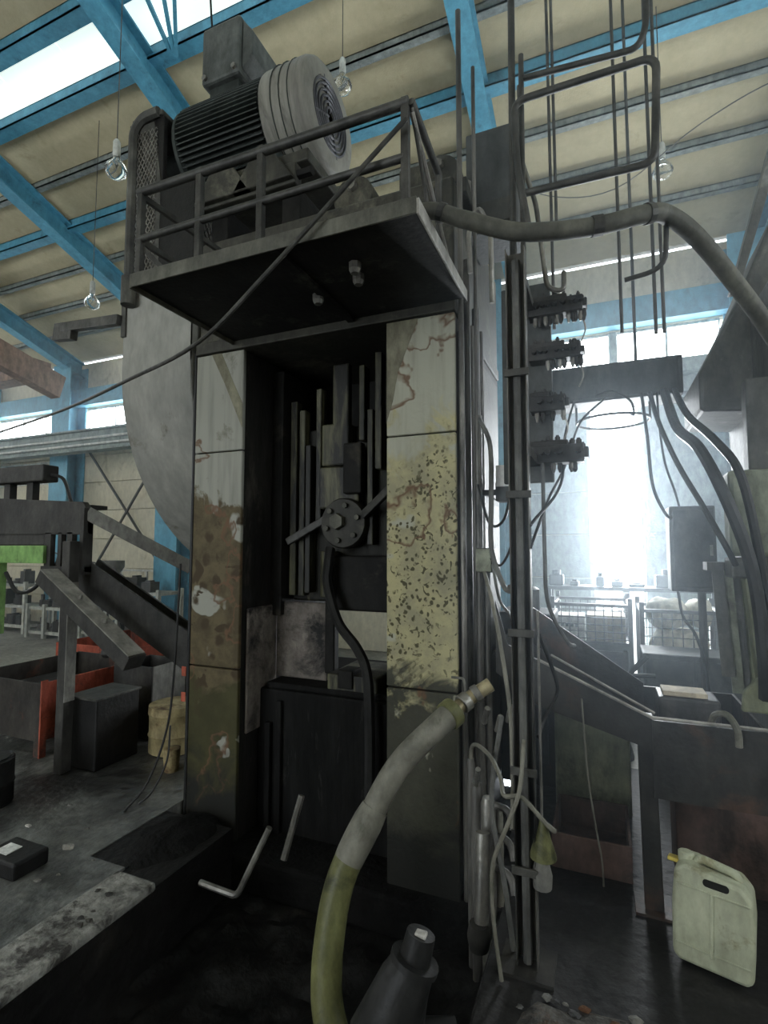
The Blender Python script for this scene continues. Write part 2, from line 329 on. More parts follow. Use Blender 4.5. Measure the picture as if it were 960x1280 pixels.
def tag(o, label, cat, group=None, kind=None):
    if label: o['label'] = label
    if cat: o['category'] = cat
    if group: o['group'] = group
    if kind: o['kind'] = kind
    return o
def thing(name, loc, label, cat, group=None):
    o = bpy.data.objects.new(name, None); COL.objects.link(o); o.location = loc; o.empty_display_size = 0.1
    return tag(o, label, cat, group)
def struct(o):
    o['kind'] = 'structure'; return o
def noisy(o, amp, sc=3.0, seed=0):
    from mathutils import noise as nz
    for v in o.data.vertices:
        d = nz.noise_vector(Vector(v.co) * sc + Vector((seed, seed * 2, 0)))
        v.co = Vector(v.co) + d * amp
    return o
def grid(x0, x1, y0, y1, nx, ny, zf):
    m = MB(); vs = [(x0 + (x1 - x0) * i / nx, y0 + (y1 - y0) * j / ny, 0) for j in range(ny + 1) for i in range(nx + 1)]
    vs = [(x, y, zf(x, y)) for x, y, _ in vs]
    m.add(vs, [(j * (nx + 1) + i, j * (nx + 1) + i + 1, (j + 1) * (nx + 1) + i + 1, (j + 1) * (nx + 1) + i) for j in range(ny) for i in range(nx)])
    return m

# ================================================================== THE SETTING
def roof_z(y): return 5.42 + 0.33 * (7.5 - y) if y >= -1 else 8.225 - 0.33 * (-1 - y)
# ---- floor
fl = struct(grid(-15, 4, 4.3, 7.6, 40, 10, lambda x, y: 0.0).build('floor', 'concrete_far'))
for (a, b_, c, d) in ((-15, -2.5, -6, 4.3), (-2.5, -2.25, -6, 2.02), (-0.45, 4, -6, 4.3), (-2.25, -0.45, -6, 0.2)):
    MB().box(a, b_, c, d, -0.4, 0.0).build('floor_slab', 'concrete_oil' if a > -2.3 else 'concrete', fl)
from mathutils import noise as NZ
pit = struct(grid(-2.52, -0.43, 0.18, 4.32, 60, 110, lambda x, y: -0.36 + 0.05 * NZ.noise(Vector((x * 5, y * 5, 0))) + 0.03 * NZ.noise(Vector((x * 14, y * 14, 3)))).build('floor_pit', 'pit_oil', None, 0, True))
MB().box(-2.25, -2.004, 0.2, 1.98, -0.4, -0.03).box(-2.25, -2.004, 1.98, 2.54, -0.4, -0.012).box(-2.5, -2.25, 2.02, 2.54, -0.4, -0.006).build('pit_lining', 'pit_oil', pit)
MB().box(-0.452, -0.446, 0.2, 2.5, -0.4, 0.004).build('pit_lining', 'pit_oil', pit)
tr = struct(MB().box(-2.25, -2.0, 0.2, 1.98, -0.03, 0.012).build('trim_1', 'kerb_concrete', None, 0.012))
struct(MB().box(-15, 6, 7.9, 40, -0.12, -0.02).build('floor_yard', 'ground_out'))

# ---- far wall with columns, boards and window strip
WY = 7.5
wall = struct(MB().box(-15, -0.09, WY + 0.06, WY + 0.2, 0, 4.0).box(0.49, 4, WY + 0.06, WY + 0.2, 0, 4.0).box(-0.09, 0.49, WY + 0.06, WY + 0.2, 3.5, 4.0)
              .box(-15, 4, WY + 0.06, WY + 0.2, 4.5, 5.5).build('wall_back', 'wall_board'))
colX = [-12.95, -10.1, -7.2, -4.3, -1.45, 1.75]
rows = [(0, 0.62), (0.62, 1.2), (1.2, 1.78), (1.78, 2.36), (2.36, 2.94), (2.94, 3.5), (3.5, 4.0), (4.5, 4.92), (4.92, 5.48)]
edges = [-15] + colX + [4]
for i in range(len(edges) - 1):
    a, b_ = edges[i], edges[i + 1]
    for (z0, z1) in rows:
        segs = [(a, b_)]
        if a < 0 < b_ and z1 <= 3.5: segs = [(a, -0.09), (0.49, b_)]
        if i == 2 and z0 == 0.62: segs = [(a, -8.75), (-7.42, b_)]
        if i in (0, 1) and z0 == 2.94: segs = []
        for (s0, s1) in segs:
            MB().box(s0 + 0.006, s1 - 0.006, WY, WY + 0.06, z0 + 0.006, z1 - 0.006).build('wall_board', 'wall_grey_green' if s0 > -1.5 and z1 <= 4 else 'wall_board', wall, 0.006, seg=1)
for x in colX:
    m = MB().box(x - 0.26, x + 0.26, 7.1, 7.13, 0, 5.35).box(x - 0.26, x + 0.26, 7.46, 7.49, 0, 5.35).box(x - 0.02, x + 0.02, 7.12, 7.47, 0, 5.35)
    m.build('column', 'blue_paint', wall)
MB().box(-15, 4, 7.3, 7.49, 4.52, 4.86).build('eave_beam', 'blue_paint', wall, 0.005)
MB().box(-15, 4, 7.28, 7.49, 3.80, 3.98).build('sill_beam', 'wall_grey_green', wall, 0.005)
# crossed wind braces
for (a, c) in (((-9.75, 3.75), (-7.3, 0.95)), ((-7.3, 3.75), (-9.75, 0.5))):
    MB().bar((a[0], 7.38 if a[0] < -9 else 7.30, a[1]), (c[0], 7.38 if a[0] < -9 else 7.30, c[1]), 0.035, 0.035).build('wind_brace', 'feed_frame', wall)
n_win = 0
def window(x0, x1, z0, z1, y, npan, mat='pane_daylight', frame='cabinet_white'):
    global n_win
    n_win += 1
    f = MB()
    t = 0.03
    f.box(x0, x1, y, y + 0.08, z0, z0 + t).box(x0, x1, y, y + 0.08, z1 - t, z1)
    wd = (x1 - x0) / npan
    for k in range(npan + 1):
        x = x0 + k * wd; f.box(max(x0, x - t / 2), min(x1, x + t / 2), y, y + 0.08, z0 + t, z1 - t)
    o = struct(f.build('window_%d' % n_win, frame))
    for k in range(npan):
        MB().box(x0 + k * wd + t / 2, x0 + (k + 1) * wd - t / 2, y + 0.05, y + 0.06, z0 + t, z1 - t).build('pane', mat, o)
    return o
for i in range(len(edges) - 1):
    a, b_ = edges[i] + 0.27, edges[i + 1] - 0.27
    if i == 0: a = edges[0]
    if i == 5:
        window(-0.62, 0.18, 4.0, 4.5, WY + 0.02, 2); window(0.26, 1.46, 4.0, 4.5, WY + 0.02, 2)
        MB().box(-1.45, -0.62, WY, WY + 0.06, 4.0, 4.5).box(0.18, 0.26, WY - .02, WY + 0.06, 4.0, 4.5).build('window_post', 'wall_grey_green', wall)
        continue
    if b_ - a > 0.3: window(a, b_, 4.0, 4.5, WY + 0.02, 3)
window(-8.75, -7.42, 0.66, 1.18, WY + 0.02, 2)
window(-14.9, -13.25, 2.98, 3.46, WY + 0.02, 2); window(-12.65, -10.4, 2.98, 3.46, WY + 0.02, 3)
# slim glazed slot beside the neighbouring machine
window(1.49, 1.60, 2.45, 3.36, WY - 0.09, 1)
# sliding door leaf standing open beside its opening
dr = struct(MB().box(0.52, 1.45, WY - 0.07, WY - 0.02, 0.02, 3.48).build('door_1', 'wall_grey_green', None, 0.006))
MB().box(-0.4, 1.6, WY - 0.09, WY - 0.01, 3.5, 3.58).build('door_track', 'rail_steel', dr)
MB().box(-0.14, -0.09, WY - 0.06, WY + 0.22, 0, 3.5).build('door_jamb', 'cabinet_white', dr)
for z in (0.7, 1.75, 2.8): MB().box(0.55, 1.42, WY - 0.085, WY - 0.07, z, z + 0.06).build('door_rail', 'purlin_grey', dr)
# ---- other walls, with unseen openings made for the added fill lights
struct(MB().box(-15.2, -15, -6, 7.7, 0, 3.75).box(-15.2, -15, -6, 7.7, 5.45, 8.3).box(-15.2, -15, -6, -2.05, 3.75, 5.45).box(-15.2, -15, 6.05, 7.7, 3.75, 5.45).build('wall_left', 'wall_board'))
struct(MB().box(4, 4.2, -6, 7.7, 0, 2.55).box(4, 4.2, -6, 7.7, 4.25, 8.3).box(4, 4.2, -6, -2.55, 2.55, 4.25).box(4, 4.2, 4.55, 7.7, 2.55, 4.25).build('wall_right', 'wall_board'))
struct(MB().box(-15.2, -7.6, -6.2, -6, 0, 7).box(-2.4, 4.2, -6.2, -6, 0, 7).box(-7.6, -2.4, -6.2, -6, 4.8, 7).build('wall_front', 'wall_board'))

# ---- roof: outer skin, boards between purlins and rafters, skylight strip
PY = [7.5, 6.78, 6.2, 5.62, 5.03, 4.45, 3.80, 3.27, 2.70, 2.10, 1.50, 0.9, 0.3, -0.3, -1.0]
raf = [-12.9, -10.0, -7.05, -4.2, -1.02, 1.95]
ceil = struct(MB().prism([(7.7, roof_z(7.7) + 0.25), (-1, 8.225 + 0.25), (-6.2, roof_z(-6.2) + 0.25), (-6.2, roof_z(-6.2) + 0.32), (-1, 8.3 + 0.25), (7.7, roof_z(7.7) + 0.32)], -15.2, 4.2, 'X').build('ceiling', 'roof_outer'))
def slab(name, mat, x0, x1, y0, y1, o0, o1, parent):
    m = MB(); vs = []
    for o_ in (o0, o1):
        for (x, y) in ((x0, y0), (x1, y0), (x1, y1), (x0, y1)): vs.append((x, y, roof_z(y) + o_))
    m.add(vs, [(0, 1, 2, 3), (4, 5, 6, 7), (0, 1, 5, 4), (1, 2, 6, 5), (2, 3, 7, 6), (3, 0, 4, 7)])
    return m.build(name, mat, parent)
rb = [-15] + raf + [4]
n_sky = 0
for i in range(len(rb) - 1):
    for j in range(len(PY) - 1):
        x0, x1, y0, y1 = rb[i] + 0.004, rb[i + 1] - 0.004, PY[j + 1] + 0.004, PY[j] - 0.004
        sky = (j == 6) or (j in (7, 8) and i in (4,)) or (j in (11, 12))
        if sky:
            n_win += 1
            wd = (x1 - x0) / 3
            o = struct(slab('window_%d' % n_win, 'skylight_sheet', x0, x0 + wd - 0.006, y0, y1, 0.12, 0.14, None))
            for k in (1, 2): slab('pane', 'skylight_sheet', x0 + k * wd + 0.006, x0 + (k + 1) * wd - 0.006, y0, y1, 0.12, 0.14, o)
        else:
            slab('roof_board', 'roof_board', x0, x1, y0, y1, 0.12, 0.16, ceil)
for i in range(len(rb) - 1): slab('roof_board', 'roof_board', rb[i] + 0.004, rb[i + 1] - 0.004, -6, -1.0, 0.12, 0.16, ceil)
for j, y in enumerate(PY[1:]):
    big = j in (4 - 1, 6 - 1, 7 - 1)
    d, wd = (0.13, 0.10) if big else (0.085, 0.055)
    c = roof_z(y) + 0.12
    m = MB().box(-15, 4, y - wd, y - wd + 0.012, c - d, c).box(-15, 4, y - wd, y + wd * 0.6, c - d, c - d + 0.014).box(-15, 4, y - wd, y + wd * 0.6, c - 0.012, c)
    m.build('purlin', 'blue_paint' if big else 'purlin_grey', ceil)
for x in raf:
    m = MB()
    for (o0, o1, hw) in ((-0.30, -0.275, 0.10), (-0.01, 0.015, 0.10), (-0.28, 0.0, 0.012)):
        vs = [(x + sx * hw, y, roof_z(y) + o_) for o_ in (o0, o1) for (sx, y) in ((-1, -1), (1, -1), (1, 7.45), (-1, 7.45))]
        m.add(vs, [(0, 1, 2, 3), (4, 5, 6, 7), (0, 1, 5, 4), (1, 2, 6, 5), (2, 3, 7, 6), (3, 0, 4, 7)])
    m.build('rafter', 'blue_paint', ceil)
# lattice bars tying a rafter to the ridge girder
for (a, c) in (((-3.70, 3.10, 6.74), (-3.87, 3.72, 6.57)), ((-3.25, 3.10, 6.70), (-3.83, 3.74, 6.56)), ((-3.50, 3.20, 6.70), (-3.85, 3.73, 6.565))):
    MB().bar(a, c, 0.035, 0.035).build('lattice_bar', 'blue_paint', ceil)
# ---- crane runway along the far wall on the left
cr = struct(MB().box(-15, -6.4, 6.75, 6.78, 3.42, 3.78).box(-15, -6.4, 6.66, 6.88, 3.78, 3.81).box(-15, -6.4, 6.66, 6.88, 3.40, 3.43).build('trim_2', 'wall_grey_green'))
for z in (3.52, 3.64): MB().tube([(-15, 6.70, z), (-6.4, 6.70, z)], 0.022).build('crane_rail_pipe', 'cabinet_white', cr)
struct(MB().box(-14.5, -8.6, 5.55, 5.85, 4.45, 4.75).build('trim_3', 'crane_rust', None, 0.01))
# crane bridge girder high on the left
struct(MB().bar((-8.6, 2.6, 5.25), (-8.6, 6.0, 4.36), 0.22, 0.40).build('trim_4', 'crane_rust', None, 0.01))

# ================================================================== THE PRESS
PF = 2.653                      # front plane of the press
press = thing('forging_press', (-1.58, 3.2, -0.35), 'tall straight-sided forging press with peeling pale paint standing in the oily pit', 'press')
# side frames: a front pier with pale peeling paint and a darker body behind it
def pier(x0, x1, mat):
    p = MB().box(x0, x1, PF, PF + 0.03, -0.34, 0.85).build('column_face', mat, press, 0.008)
    MB().box(x0, x1, PF, PF + 0.03, 0.857, 2.214).build('column_face', mat, press, 0.008)
    MB().box(x0, x1, PF, PF + 0.03, 2.221, 2.87).build('column_face', mat, press, 0.008)
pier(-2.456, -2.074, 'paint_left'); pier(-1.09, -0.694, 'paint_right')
lf = MB().box(-2.45, -2.078, PF + 0.03, 3.05, -0.35, 2.87).box(-2.45, -2.078, 3.05, 3.95, -0.35, 2.87).build('side_frame', 'inner_side', press)
MB().box(-1.086, -0.70, PF + 0.03, 3.95, -0.35, 2.87).build('side_frame', 'inner_side', press, 0.006)
MB().tube([(-2.466, PF + 0.004, -0.3), (-2.466, PF + 0.004, 2.9)], 0.011).build('edge_pipe', 'rubber_black', press)
# head beam lip and thin diagonal olive bands on the column heads
MB().box(-2.456, -0.69, PF - 0.015, 3.95, 2.875, 2.955).build('head_lip', 'crown_grimy', press, 0.008)
MB().prism([(-2.33, 2.868), (-2.25, 2.868), (-2.15, 2.66), (-2.078, 2.52), (-2.078, 2.36), (-2.12, 2.45), (-2.22, 2.66)], PF - 0.002, PF + 0.004, 'Y').build('olive_band', 'band_olive', press)
MB().prism([(-1.088, 2.868), (-0.90, 2.868), (-0.96, 2.72), (-1.02, 2.58), (-1.05, 2.42), (-1.088, 2.3)], PF - 0.002, PF + 0.004, 'Y').build('olive_band', 'band_olive', press)
# crown
MB().box(-2.456, -0.70, PF + 0.02, 3.95, 2.955, 3.66).build('crown', 'crown_grimy', press, 0.015)
def bearing(x, y, z, r, name='bearing_cap'):
    m = MB().lathe([(r, -0.13), (r * 1.02, -0.1), (r, 0.1), (r * 0.9, 0.13)], (x, y, z), 'Y', 22)
    m.box(x - r * 1.25, x + r * 1.25, y - 0.11, y + 0.11, z - 0.12, z - 0.03)
    o = m.build(name, 'crown_grimy', press, 0.006, True)
    MB().lathe([(0.03, -0.16), (0.035, -0.13)], (x, y, z + r * 0.45), 'Y', 6).build('bolt', 'bare_steel', o)
    for s in (-1, 1): MB().lathe([(0.022, -0.03), (0.022, 0.03)], (x + s * r * 1.1, y, z - 0.02), 'Z', 6).build('bolt', 'bare_steel', o)
bearing(-1.345, 2.86, 3.745, 0.13); bearing(-0.80, 2.86, 3.72, 0.125)
MB().box(-1.05, -0.86, 2.75, 3.3, 3.66, 3.84).build('oil_tank', 'crown_grimy', press, 0.012)
# shadowy inside: rear cross beam, guides, slide with its adjusting screw and coupling wheel
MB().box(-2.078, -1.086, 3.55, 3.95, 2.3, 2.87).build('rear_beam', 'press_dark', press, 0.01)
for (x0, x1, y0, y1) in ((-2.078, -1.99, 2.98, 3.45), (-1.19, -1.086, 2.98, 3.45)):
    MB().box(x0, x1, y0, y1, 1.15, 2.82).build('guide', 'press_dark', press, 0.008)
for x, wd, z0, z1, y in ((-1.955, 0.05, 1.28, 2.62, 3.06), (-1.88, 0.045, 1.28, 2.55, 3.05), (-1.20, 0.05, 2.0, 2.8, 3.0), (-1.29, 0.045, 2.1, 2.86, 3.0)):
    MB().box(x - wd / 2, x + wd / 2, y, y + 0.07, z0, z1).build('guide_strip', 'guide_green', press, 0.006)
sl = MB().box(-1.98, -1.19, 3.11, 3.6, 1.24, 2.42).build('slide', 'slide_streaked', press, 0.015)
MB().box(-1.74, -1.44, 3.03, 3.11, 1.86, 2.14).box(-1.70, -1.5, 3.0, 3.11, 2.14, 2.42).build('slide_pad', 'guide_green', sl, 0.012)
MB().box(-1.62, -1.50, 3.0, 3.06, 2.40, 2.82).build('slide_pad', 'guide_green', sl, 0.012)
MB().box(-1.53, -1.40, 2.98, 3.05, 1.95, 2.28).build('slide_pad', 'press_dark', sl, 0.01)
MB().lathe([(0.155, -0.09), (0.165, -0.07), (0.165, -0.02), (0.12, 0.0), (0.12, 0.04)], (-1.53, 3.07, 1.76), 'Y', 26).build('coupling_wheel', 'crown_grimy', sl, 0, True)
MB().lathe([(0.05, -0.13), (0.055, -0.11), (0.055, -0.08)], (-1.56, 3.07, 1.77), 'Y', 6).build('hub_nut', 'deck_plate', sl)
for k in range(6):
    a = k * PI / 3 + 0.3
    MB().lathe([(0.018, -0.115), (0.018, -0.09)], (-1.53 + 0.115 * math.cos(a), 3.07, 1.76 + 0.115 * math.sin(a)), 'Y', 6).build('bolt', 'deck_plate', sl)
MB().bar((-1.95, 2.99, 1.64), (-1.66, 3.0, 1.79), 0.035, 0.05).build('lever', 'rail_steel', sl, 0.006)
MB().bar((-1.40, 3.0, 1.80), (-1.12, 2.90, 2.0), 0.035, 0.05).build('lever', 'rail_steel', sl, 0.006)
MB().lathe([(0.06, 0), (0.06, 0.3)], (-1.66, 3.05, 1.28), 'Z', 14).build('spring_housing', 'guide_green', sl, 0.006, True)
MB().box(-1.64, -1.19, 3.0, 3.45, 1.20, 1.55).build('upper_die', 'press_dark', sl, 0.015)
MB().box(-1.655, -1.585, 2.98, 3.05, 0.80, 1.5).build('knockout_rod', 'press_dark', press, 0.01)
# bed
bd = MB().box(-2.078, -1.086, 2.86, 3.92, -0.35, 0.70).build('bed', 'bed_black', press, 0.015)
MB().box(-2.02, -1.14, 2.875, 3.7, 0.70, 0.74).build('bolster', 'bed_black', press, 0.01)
MB().box(-2.05, -1.66, 3.02, 3.05, 0.74, 1.24).build('lit_patch_plate', 'lit_patch', press, 0.012)  # front plate coloured as part of the lit patch
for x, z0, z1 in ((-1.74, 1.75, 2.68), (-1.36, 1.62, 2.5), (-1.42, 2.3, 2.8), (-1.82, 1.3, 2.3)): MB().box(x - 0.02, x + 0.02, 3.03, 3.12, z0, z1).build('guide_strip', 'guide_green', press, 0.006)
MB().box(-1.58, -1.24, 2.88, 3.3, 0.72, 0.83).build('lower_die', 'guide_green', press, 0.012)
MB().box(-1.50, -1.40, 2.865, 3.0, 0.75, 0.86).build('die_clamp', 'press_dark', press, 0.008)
for x, z0, z1 in ((-1.98, -0.3, 0.5), (-1.9, -0.2, 0.64)): MB().box(x - 0.02, x + 0.02, 2.83, 2.86, z0, z1).build('bed_rib', 'bed_black', bd, 0.006)
# pale plate imitating the light patch low on the left frame's inner face
MB().box(-2.074, -2.055, 2.72, 3.04, 0.45, 1.22).build('lit_patch_plate', 'lit_patch', press, 0.01)
# base block and oil-soaked foot
MB().box(-2.5, -0.62, PF - 0.1, 4.05, -0.36, -0.16).build('base_plate', 'soot_heap', press, 0.02)
# right side of the press: panels and conduit clips
for z0, z1 in ((0.05, 0.9), (0.95, 1.9), (1.95, 2.8)): MB().box(-0.70, -0.685, 2.74, 3.85, z0, z1).build('side_panel', 'crown_grimy', press, 0.006)
MB().box(-0.70, -0.67, 3.0, 3.35, 0.75, 1.72).build('access_cover', 'guide_green', press, 0.008)
MB().box(-0.70, -0.40, 2.98, 3.35, 3.48, 4.12).build('switch_cabinet', 'cabinet_dark', press, 0.01)
MB().box(-0.69, -0.41, 2.965, 2.98, 3.52, 3.66).build('cabinet_hatch', 'crown_grimy', press, 0.006)
MB().tube(fillet([(-0.62, 2.72, 3.10), (-0.62, 2.68, 3.32), (-0.56, 2.66, 3.44), (-0.50, 2.68, 3.3), (-0.50, 2.7, 2.9)], 0.06), 0.014).build('oil_line', 'bare_steel', press, 0, True)

# ---- oily soot heap at the foot of the press
def heap(name, x, y, z, rx, ry, h, mat, seed, parent=None):
    n = 22; m = MB(); vs = [(x, y, z + h)]; rings = 6; fs = []
    for j in range(1, rings + 1):
        f = j / rings
        for k in range(n):
            a = 2 * PI * k / n
            rr = f * (1 + 0.25 * NZ.noise(Vector((math.cos(a) * 2 + seed, math.sin(a) * 2, seed))))
            px, py = x + rx * rr * math.cos(a), y + ry * rr * math.sin(a)
            zz = z + h * (1 - f) ** 0.8 + (0.3 * h * NZ.noise(Vector((px * 11, py * 11, seed))) if j < rings else -0.01)
            vs.append((px, py, zz))
    fs += [(0, 1 + k, 1 + (k + 1) % n) for k in range(n)]
    for j in range(rings - 1):
        for k in range(n): fs.append((1 + j * n + k, 1 + (j + 1) * n + k, 1 + (j + 1) * n + (k + 1) % n, 1 + j * n + (k + 1) % n))
    return m.add(vs, fs).build(name, mat, parent, 0, True)
tag(heap('soot_heap', -2.25, 2.33, -0.02, 0.23, 0.32, 0.07, 'soot_heap', 3), 'black oil-soaked soot heap banked against the left column foot', 'soot heap')
tag(heap('swarf_heap', 0.0, 1.72, 0.0, 0.35, 0.36, 0.06, 'swarf_mix', 9), 'low lumpy heap of dark swarf beside the pit edge', 'swarf heap')
tag(heap('swarf_heap', -1.62, 1.18, -0.37, 0.38, 0.3, 0.13, 'scrap_dark', 14), 'low heap of dark swarf lying on the pit bottom', 'swarf heap')

# ---- flywheel and belt guard
fg = thing('flywheel_guard', (-2.8, 4.1, 1.35), 'large rounded grey sheet-metal flywheel guard with mesh top beside the press', 'machine guard')
R_, YC, ZC = 1.5, 4.13, 2.85
arc = [(YC - R_ * math.cos(a), ZC - R_ * math.sin(a)) for a in [PI * k / 40 for k in range(0, 41)]]
topz = 3.38
prof = [(YC - R_, topz)] + arc + [(YC + R_, topz)]
m = MB()
n = len(prof)
vs = [(-3.1, p[0], p[1]) for p in prof] + [(-2.482, p[0], p[1]) for p in prof]
m.add(vs, [(i, i + 1, n + i + 1, n + i) for i in range(n - 1)])
m.build('rim_sheet', 'guard_sheet', fg, 0, True)
MB().prism(prof, -3.115, -3.1, 'X').build('side_sheet', 'guard_sheet', fg)
MB().prism(prof, -2.495, -2.482, 'X').build('side_sheet', 'guard_sheet', fg)
MB().box(-3.125, -3.085, YC - R_ - 0.015, YC - R_ + 0.02, 3.1, topz).build('edge_angle', 'guard_frame', fg)
# belt guard above: angle frame with expanded mesh
Y0 = YC - R_ + 0.0
fr = MB()
fr.tube(fillet([(-3.08, Y0, topz), (-3.08, Y0, 4.64), (-3.0, Y0, 4.72), (-2.84, Y0, 4.72)], 0.1), 0.035, 8)
fr.build('belt_guard_frame', 'guard_frame', fg, 0, True)
MB().box(-3.1, -2.81, Y0, Y0 + 0.9, 4.70, 4.735).build('belt_guard_top', 'guard_frame', fg, 0.006)
MB().box(-3.12, -3.1, Y0, Y0 + 0.9, topz, 4.70).build('belt_guard_side', 'guard_frame', fg)
MB().box(-2.90, -2.51, Y0 + 0.02, Y0 + 0.06, 3.55, 4.2).box(-2.90, -2.81, Y0 + 0.02, Y0 + 0.06, 4.2, 4.70).build('belt_cover', 'bin_black', fg, 0.006)
MB().prism([(-3.05, 4.68), (-2.90, 4.68), (-2.82, 4.2), (-2.82, 3.55), (-2.9, 3.55), (-2.9, 4.1)], Y0 + 0.015, Y0 + 0.02, 'Y').build('belt_cover_flange', 'guard_frame', fg)
def mesh_panel(name, x0, x1, z0, z1, y, st, parent, mat, t=0.005, plane='Y'):
    m = MB(); w_, h_ = x1 - x0, z1 - z0
    for sgn in (1, -1):
        k = -h_ / 2
        d = -h_ * 0.6
        while d < w_ + h_ * 0.6:
            xa, za, xb, zb = d, 0.0, d + h_ * 0.6, h_
            if sgn < 0: xa, xb = d + h_ * 0.6, d
            # clip to the width
            pts = []
            for (px, pz, qx, qz) in ((xa, za, xb, zb),):
                def cl(px, pz, qx, qz):
                    if px < 0: pz += (qz - pz) * (0 - px) / (qx - px); px = 0
                    if px > w_: pz += (qz - pz) * (w_ - px) / (qx - px); px = w_
                    return px, pz
                if max(px, qx) > 0 and min(px, qx) < w_:
                    a = cl(px, pz, qx, qz); c = cl(qx, qz, px, pz); pts = [a, c]
            if pts:
                (a0, a1), (b0, b1) = pts
                if plane == 'Y': m.bar((x0 + a0, y, z0 + a1), (x0 + b0, y, z0 + b1), t, t, (0, 1, 0))
                else: m.bar((y, x0 + a0, z0 + a1), (y, x0 + b0, z0 + b1), t, t, (1, 0, 0))
            d += st
    o = m.build(name, mat, parent); o['kind'] = 'stuff'; return o
mesh_panel('mesh_panel', -3.05, -2.86, topz + 0.02, 4.62, Y0 + 0.01, 0.035, fg, 'bare_steel', 0.006)
mesh_panel('mesh_panel', 2.72, 3.4, topz + 0.32, 4.15, -2.56, 0.045, fg, 'bare_steel', 0.007, 'X')
MB().box(-3.1, -2.482, Y0 - 0.004, Y0, topz, topz + 0.13).build('seam_strip', 'guard_sheet', fg)
MB().tube([(-3.02, Y0 - 0.05, 3.30), (-3.02, Y0 - 0.05, 3.5)], 0.05, 12).build('grease_pot', 'guard_frame', fg, 0, True)

# ---- electric motor on its bracket
mo = thing('electric_motor', (-2.3, 3.0, 3.66), 'big finned electric motor with pale fan cowl on top of the press', 'motor')
MY, MZ = 3.0, 4.57
MB().lathe([(0.24, -2.785), (0.33, -2.76), (0.335, -2.73), (0.30, -2.72), (0.30, -2.03), (0.335, -2.01), (0.335, -1.97)], (0, MY, MZ), 'X', 36).build('housing', 'motor_body', mo, 0, True)
for k in range(60):
    a = 2 * PI * k / 60
    m = MB(); c, s = math.cos(a), math.sin(a)
    p0 = Vector((-2.72, MY + 0.29 * c, MZ + 0.29 * s)); 
    m.bar((-2.72, MY + 0.318 * c, MZ + 0.318 * s), (-2.02, MY + 0.318 * c, MZ + 0.318 * s), 0.008, 0.045, (0, c, s))
    m.build('cooling_fin', 'motor_body', mo)
MB().lathe([(0.35, -2.0), (0.355, -1.98), (0.362, -1.70), (0.35, -1.665), (0.33, -1.65), (0.24, -1.648), (0.235, -1.66)], (0, MY, MZ), 'X', 40).build('fan_cowl', 'motor_cowl', mo, 0, True)
MB().lathe([(0.235, -1.665), (0.05, -1.66)], (0, MY, MZ), 'X', 36).build('fan_recess', 'press_dark', mo, 0, True)
for r in (0.06, 0.095, 0.13, 0.165, 0.20, 0.23):
    MB().tube([(-1.650, MY + r * math.cos(a), MZ + r * math.sin(a)) for a in [2 * PI * k / 32 for k in range(33)]], 0.009, 6, False).build('grille_ring', 'motor_grille', mo, 0, True)
for k in range(4):
    a = k * PI / 2 + 0.4; MB().bar((-1.648, MY + 0.03 * math.cos(a), MZ + 0.03 * math.sin(a)), (-1.652, MY + 0.24 * math.cos(a), MZ + 0.26 * math.sin(a)), 0.012, 0.012).build('grille_spoke', 'motor_grille', mo)
for k in range(3):
    x = -1.90 + k * 0.065
    MB().tube([(x, MY + 0.362 * math.cos(a), MZ + 0.362 * math.sin(a)) for a in [PI * 0.4 + PI * 1.2 * j / 20 for j in range(21)]], 0.004, 5).build('cowl_rib', 'motor_body', mo, 0, True)
tb = MB().box(-2.62, -2.28, MY - 0.2, MY + 0.2, 4.98, 5.42).build('terminal_box', 'terminal_grey', mo, 0.02)
MB().prism([(-2.28, 5.02), (-2.19, 5.10), (-2.19, 5.28), (-2.28, 5.40)], MY - 0.17, MY + 0.17, 'Y').build('cable_hood', 'terminal_grey', tb, 0.01)
MB().box(-2.58, -2.32, MY - 0.15, MY + 0.15, 4.84, 4.99).build('box_neck', 'motor_body', tb)
for x in (-2.58, -2.32): MB().lathe([(0.02, -0.22), (0.02, -0.2)], (x, MY, 5.02), 'Y', 6).build('bolt', 'bare_steel', tb)
MB().tube(catmull([(-2.6, 2.9, 5.40), (-2.62, 2.88, 5.7), (-2.66, 2.85, 6.6)], 5), 0.008).build('supply_wire', 'rubber_black', mo)
for x in (-2.42, -1.98):
    MB().prism([(2.72, 4.10), (3.28, 4.10), (3.22, 4.34), (2.78, 4.34)], x - 0.06, x + 0.06, 'X').build('foot', 'motor_body', mo, 0.01)
MB().box(-2.50, -1.62, 2.66, 3.34, 4.02, 4.10).build('base_rail', 'crown_grimy', mo, 0.01)
MB().box(-2.50, -1.7, 2.64, 2.72, 3.88, 4.02).build('base_rail', 'crown_grimy', mo, 0.01)
for x in (-2.28, -1.96): MB().prism([(x - 0.2, 3.9), (x + 0.26, 3.9), (x + 0.1, 4.12), (x - 0.04, 4.12)], 2.60, 2.66, 'Y').build('adjusting_bracket', 'crown_grimy', mo, 0.01)
for x in (-2.35, -1.78): MB().box(x - 0.07, x + 0.07, 2.72, 3.28, 3.66, 3.9).build('pedestal', 'press_dark', mo, 0.01)
MB().tube([(-1.60, 2.68, 3.95), (-1.72, 2.68, 3.95)], 0.03, 6).build('adjusting_screw', 'press_dark', mo)
MB().lathe([(0.10, -3.05), (0.12, -3.04), (0.12, -2.9), (0.06, -2.88), (0.06, -2.77)], (0, MY, MZ), 'X', 24).build('pulley', 'motor_body', mo, 0, True)

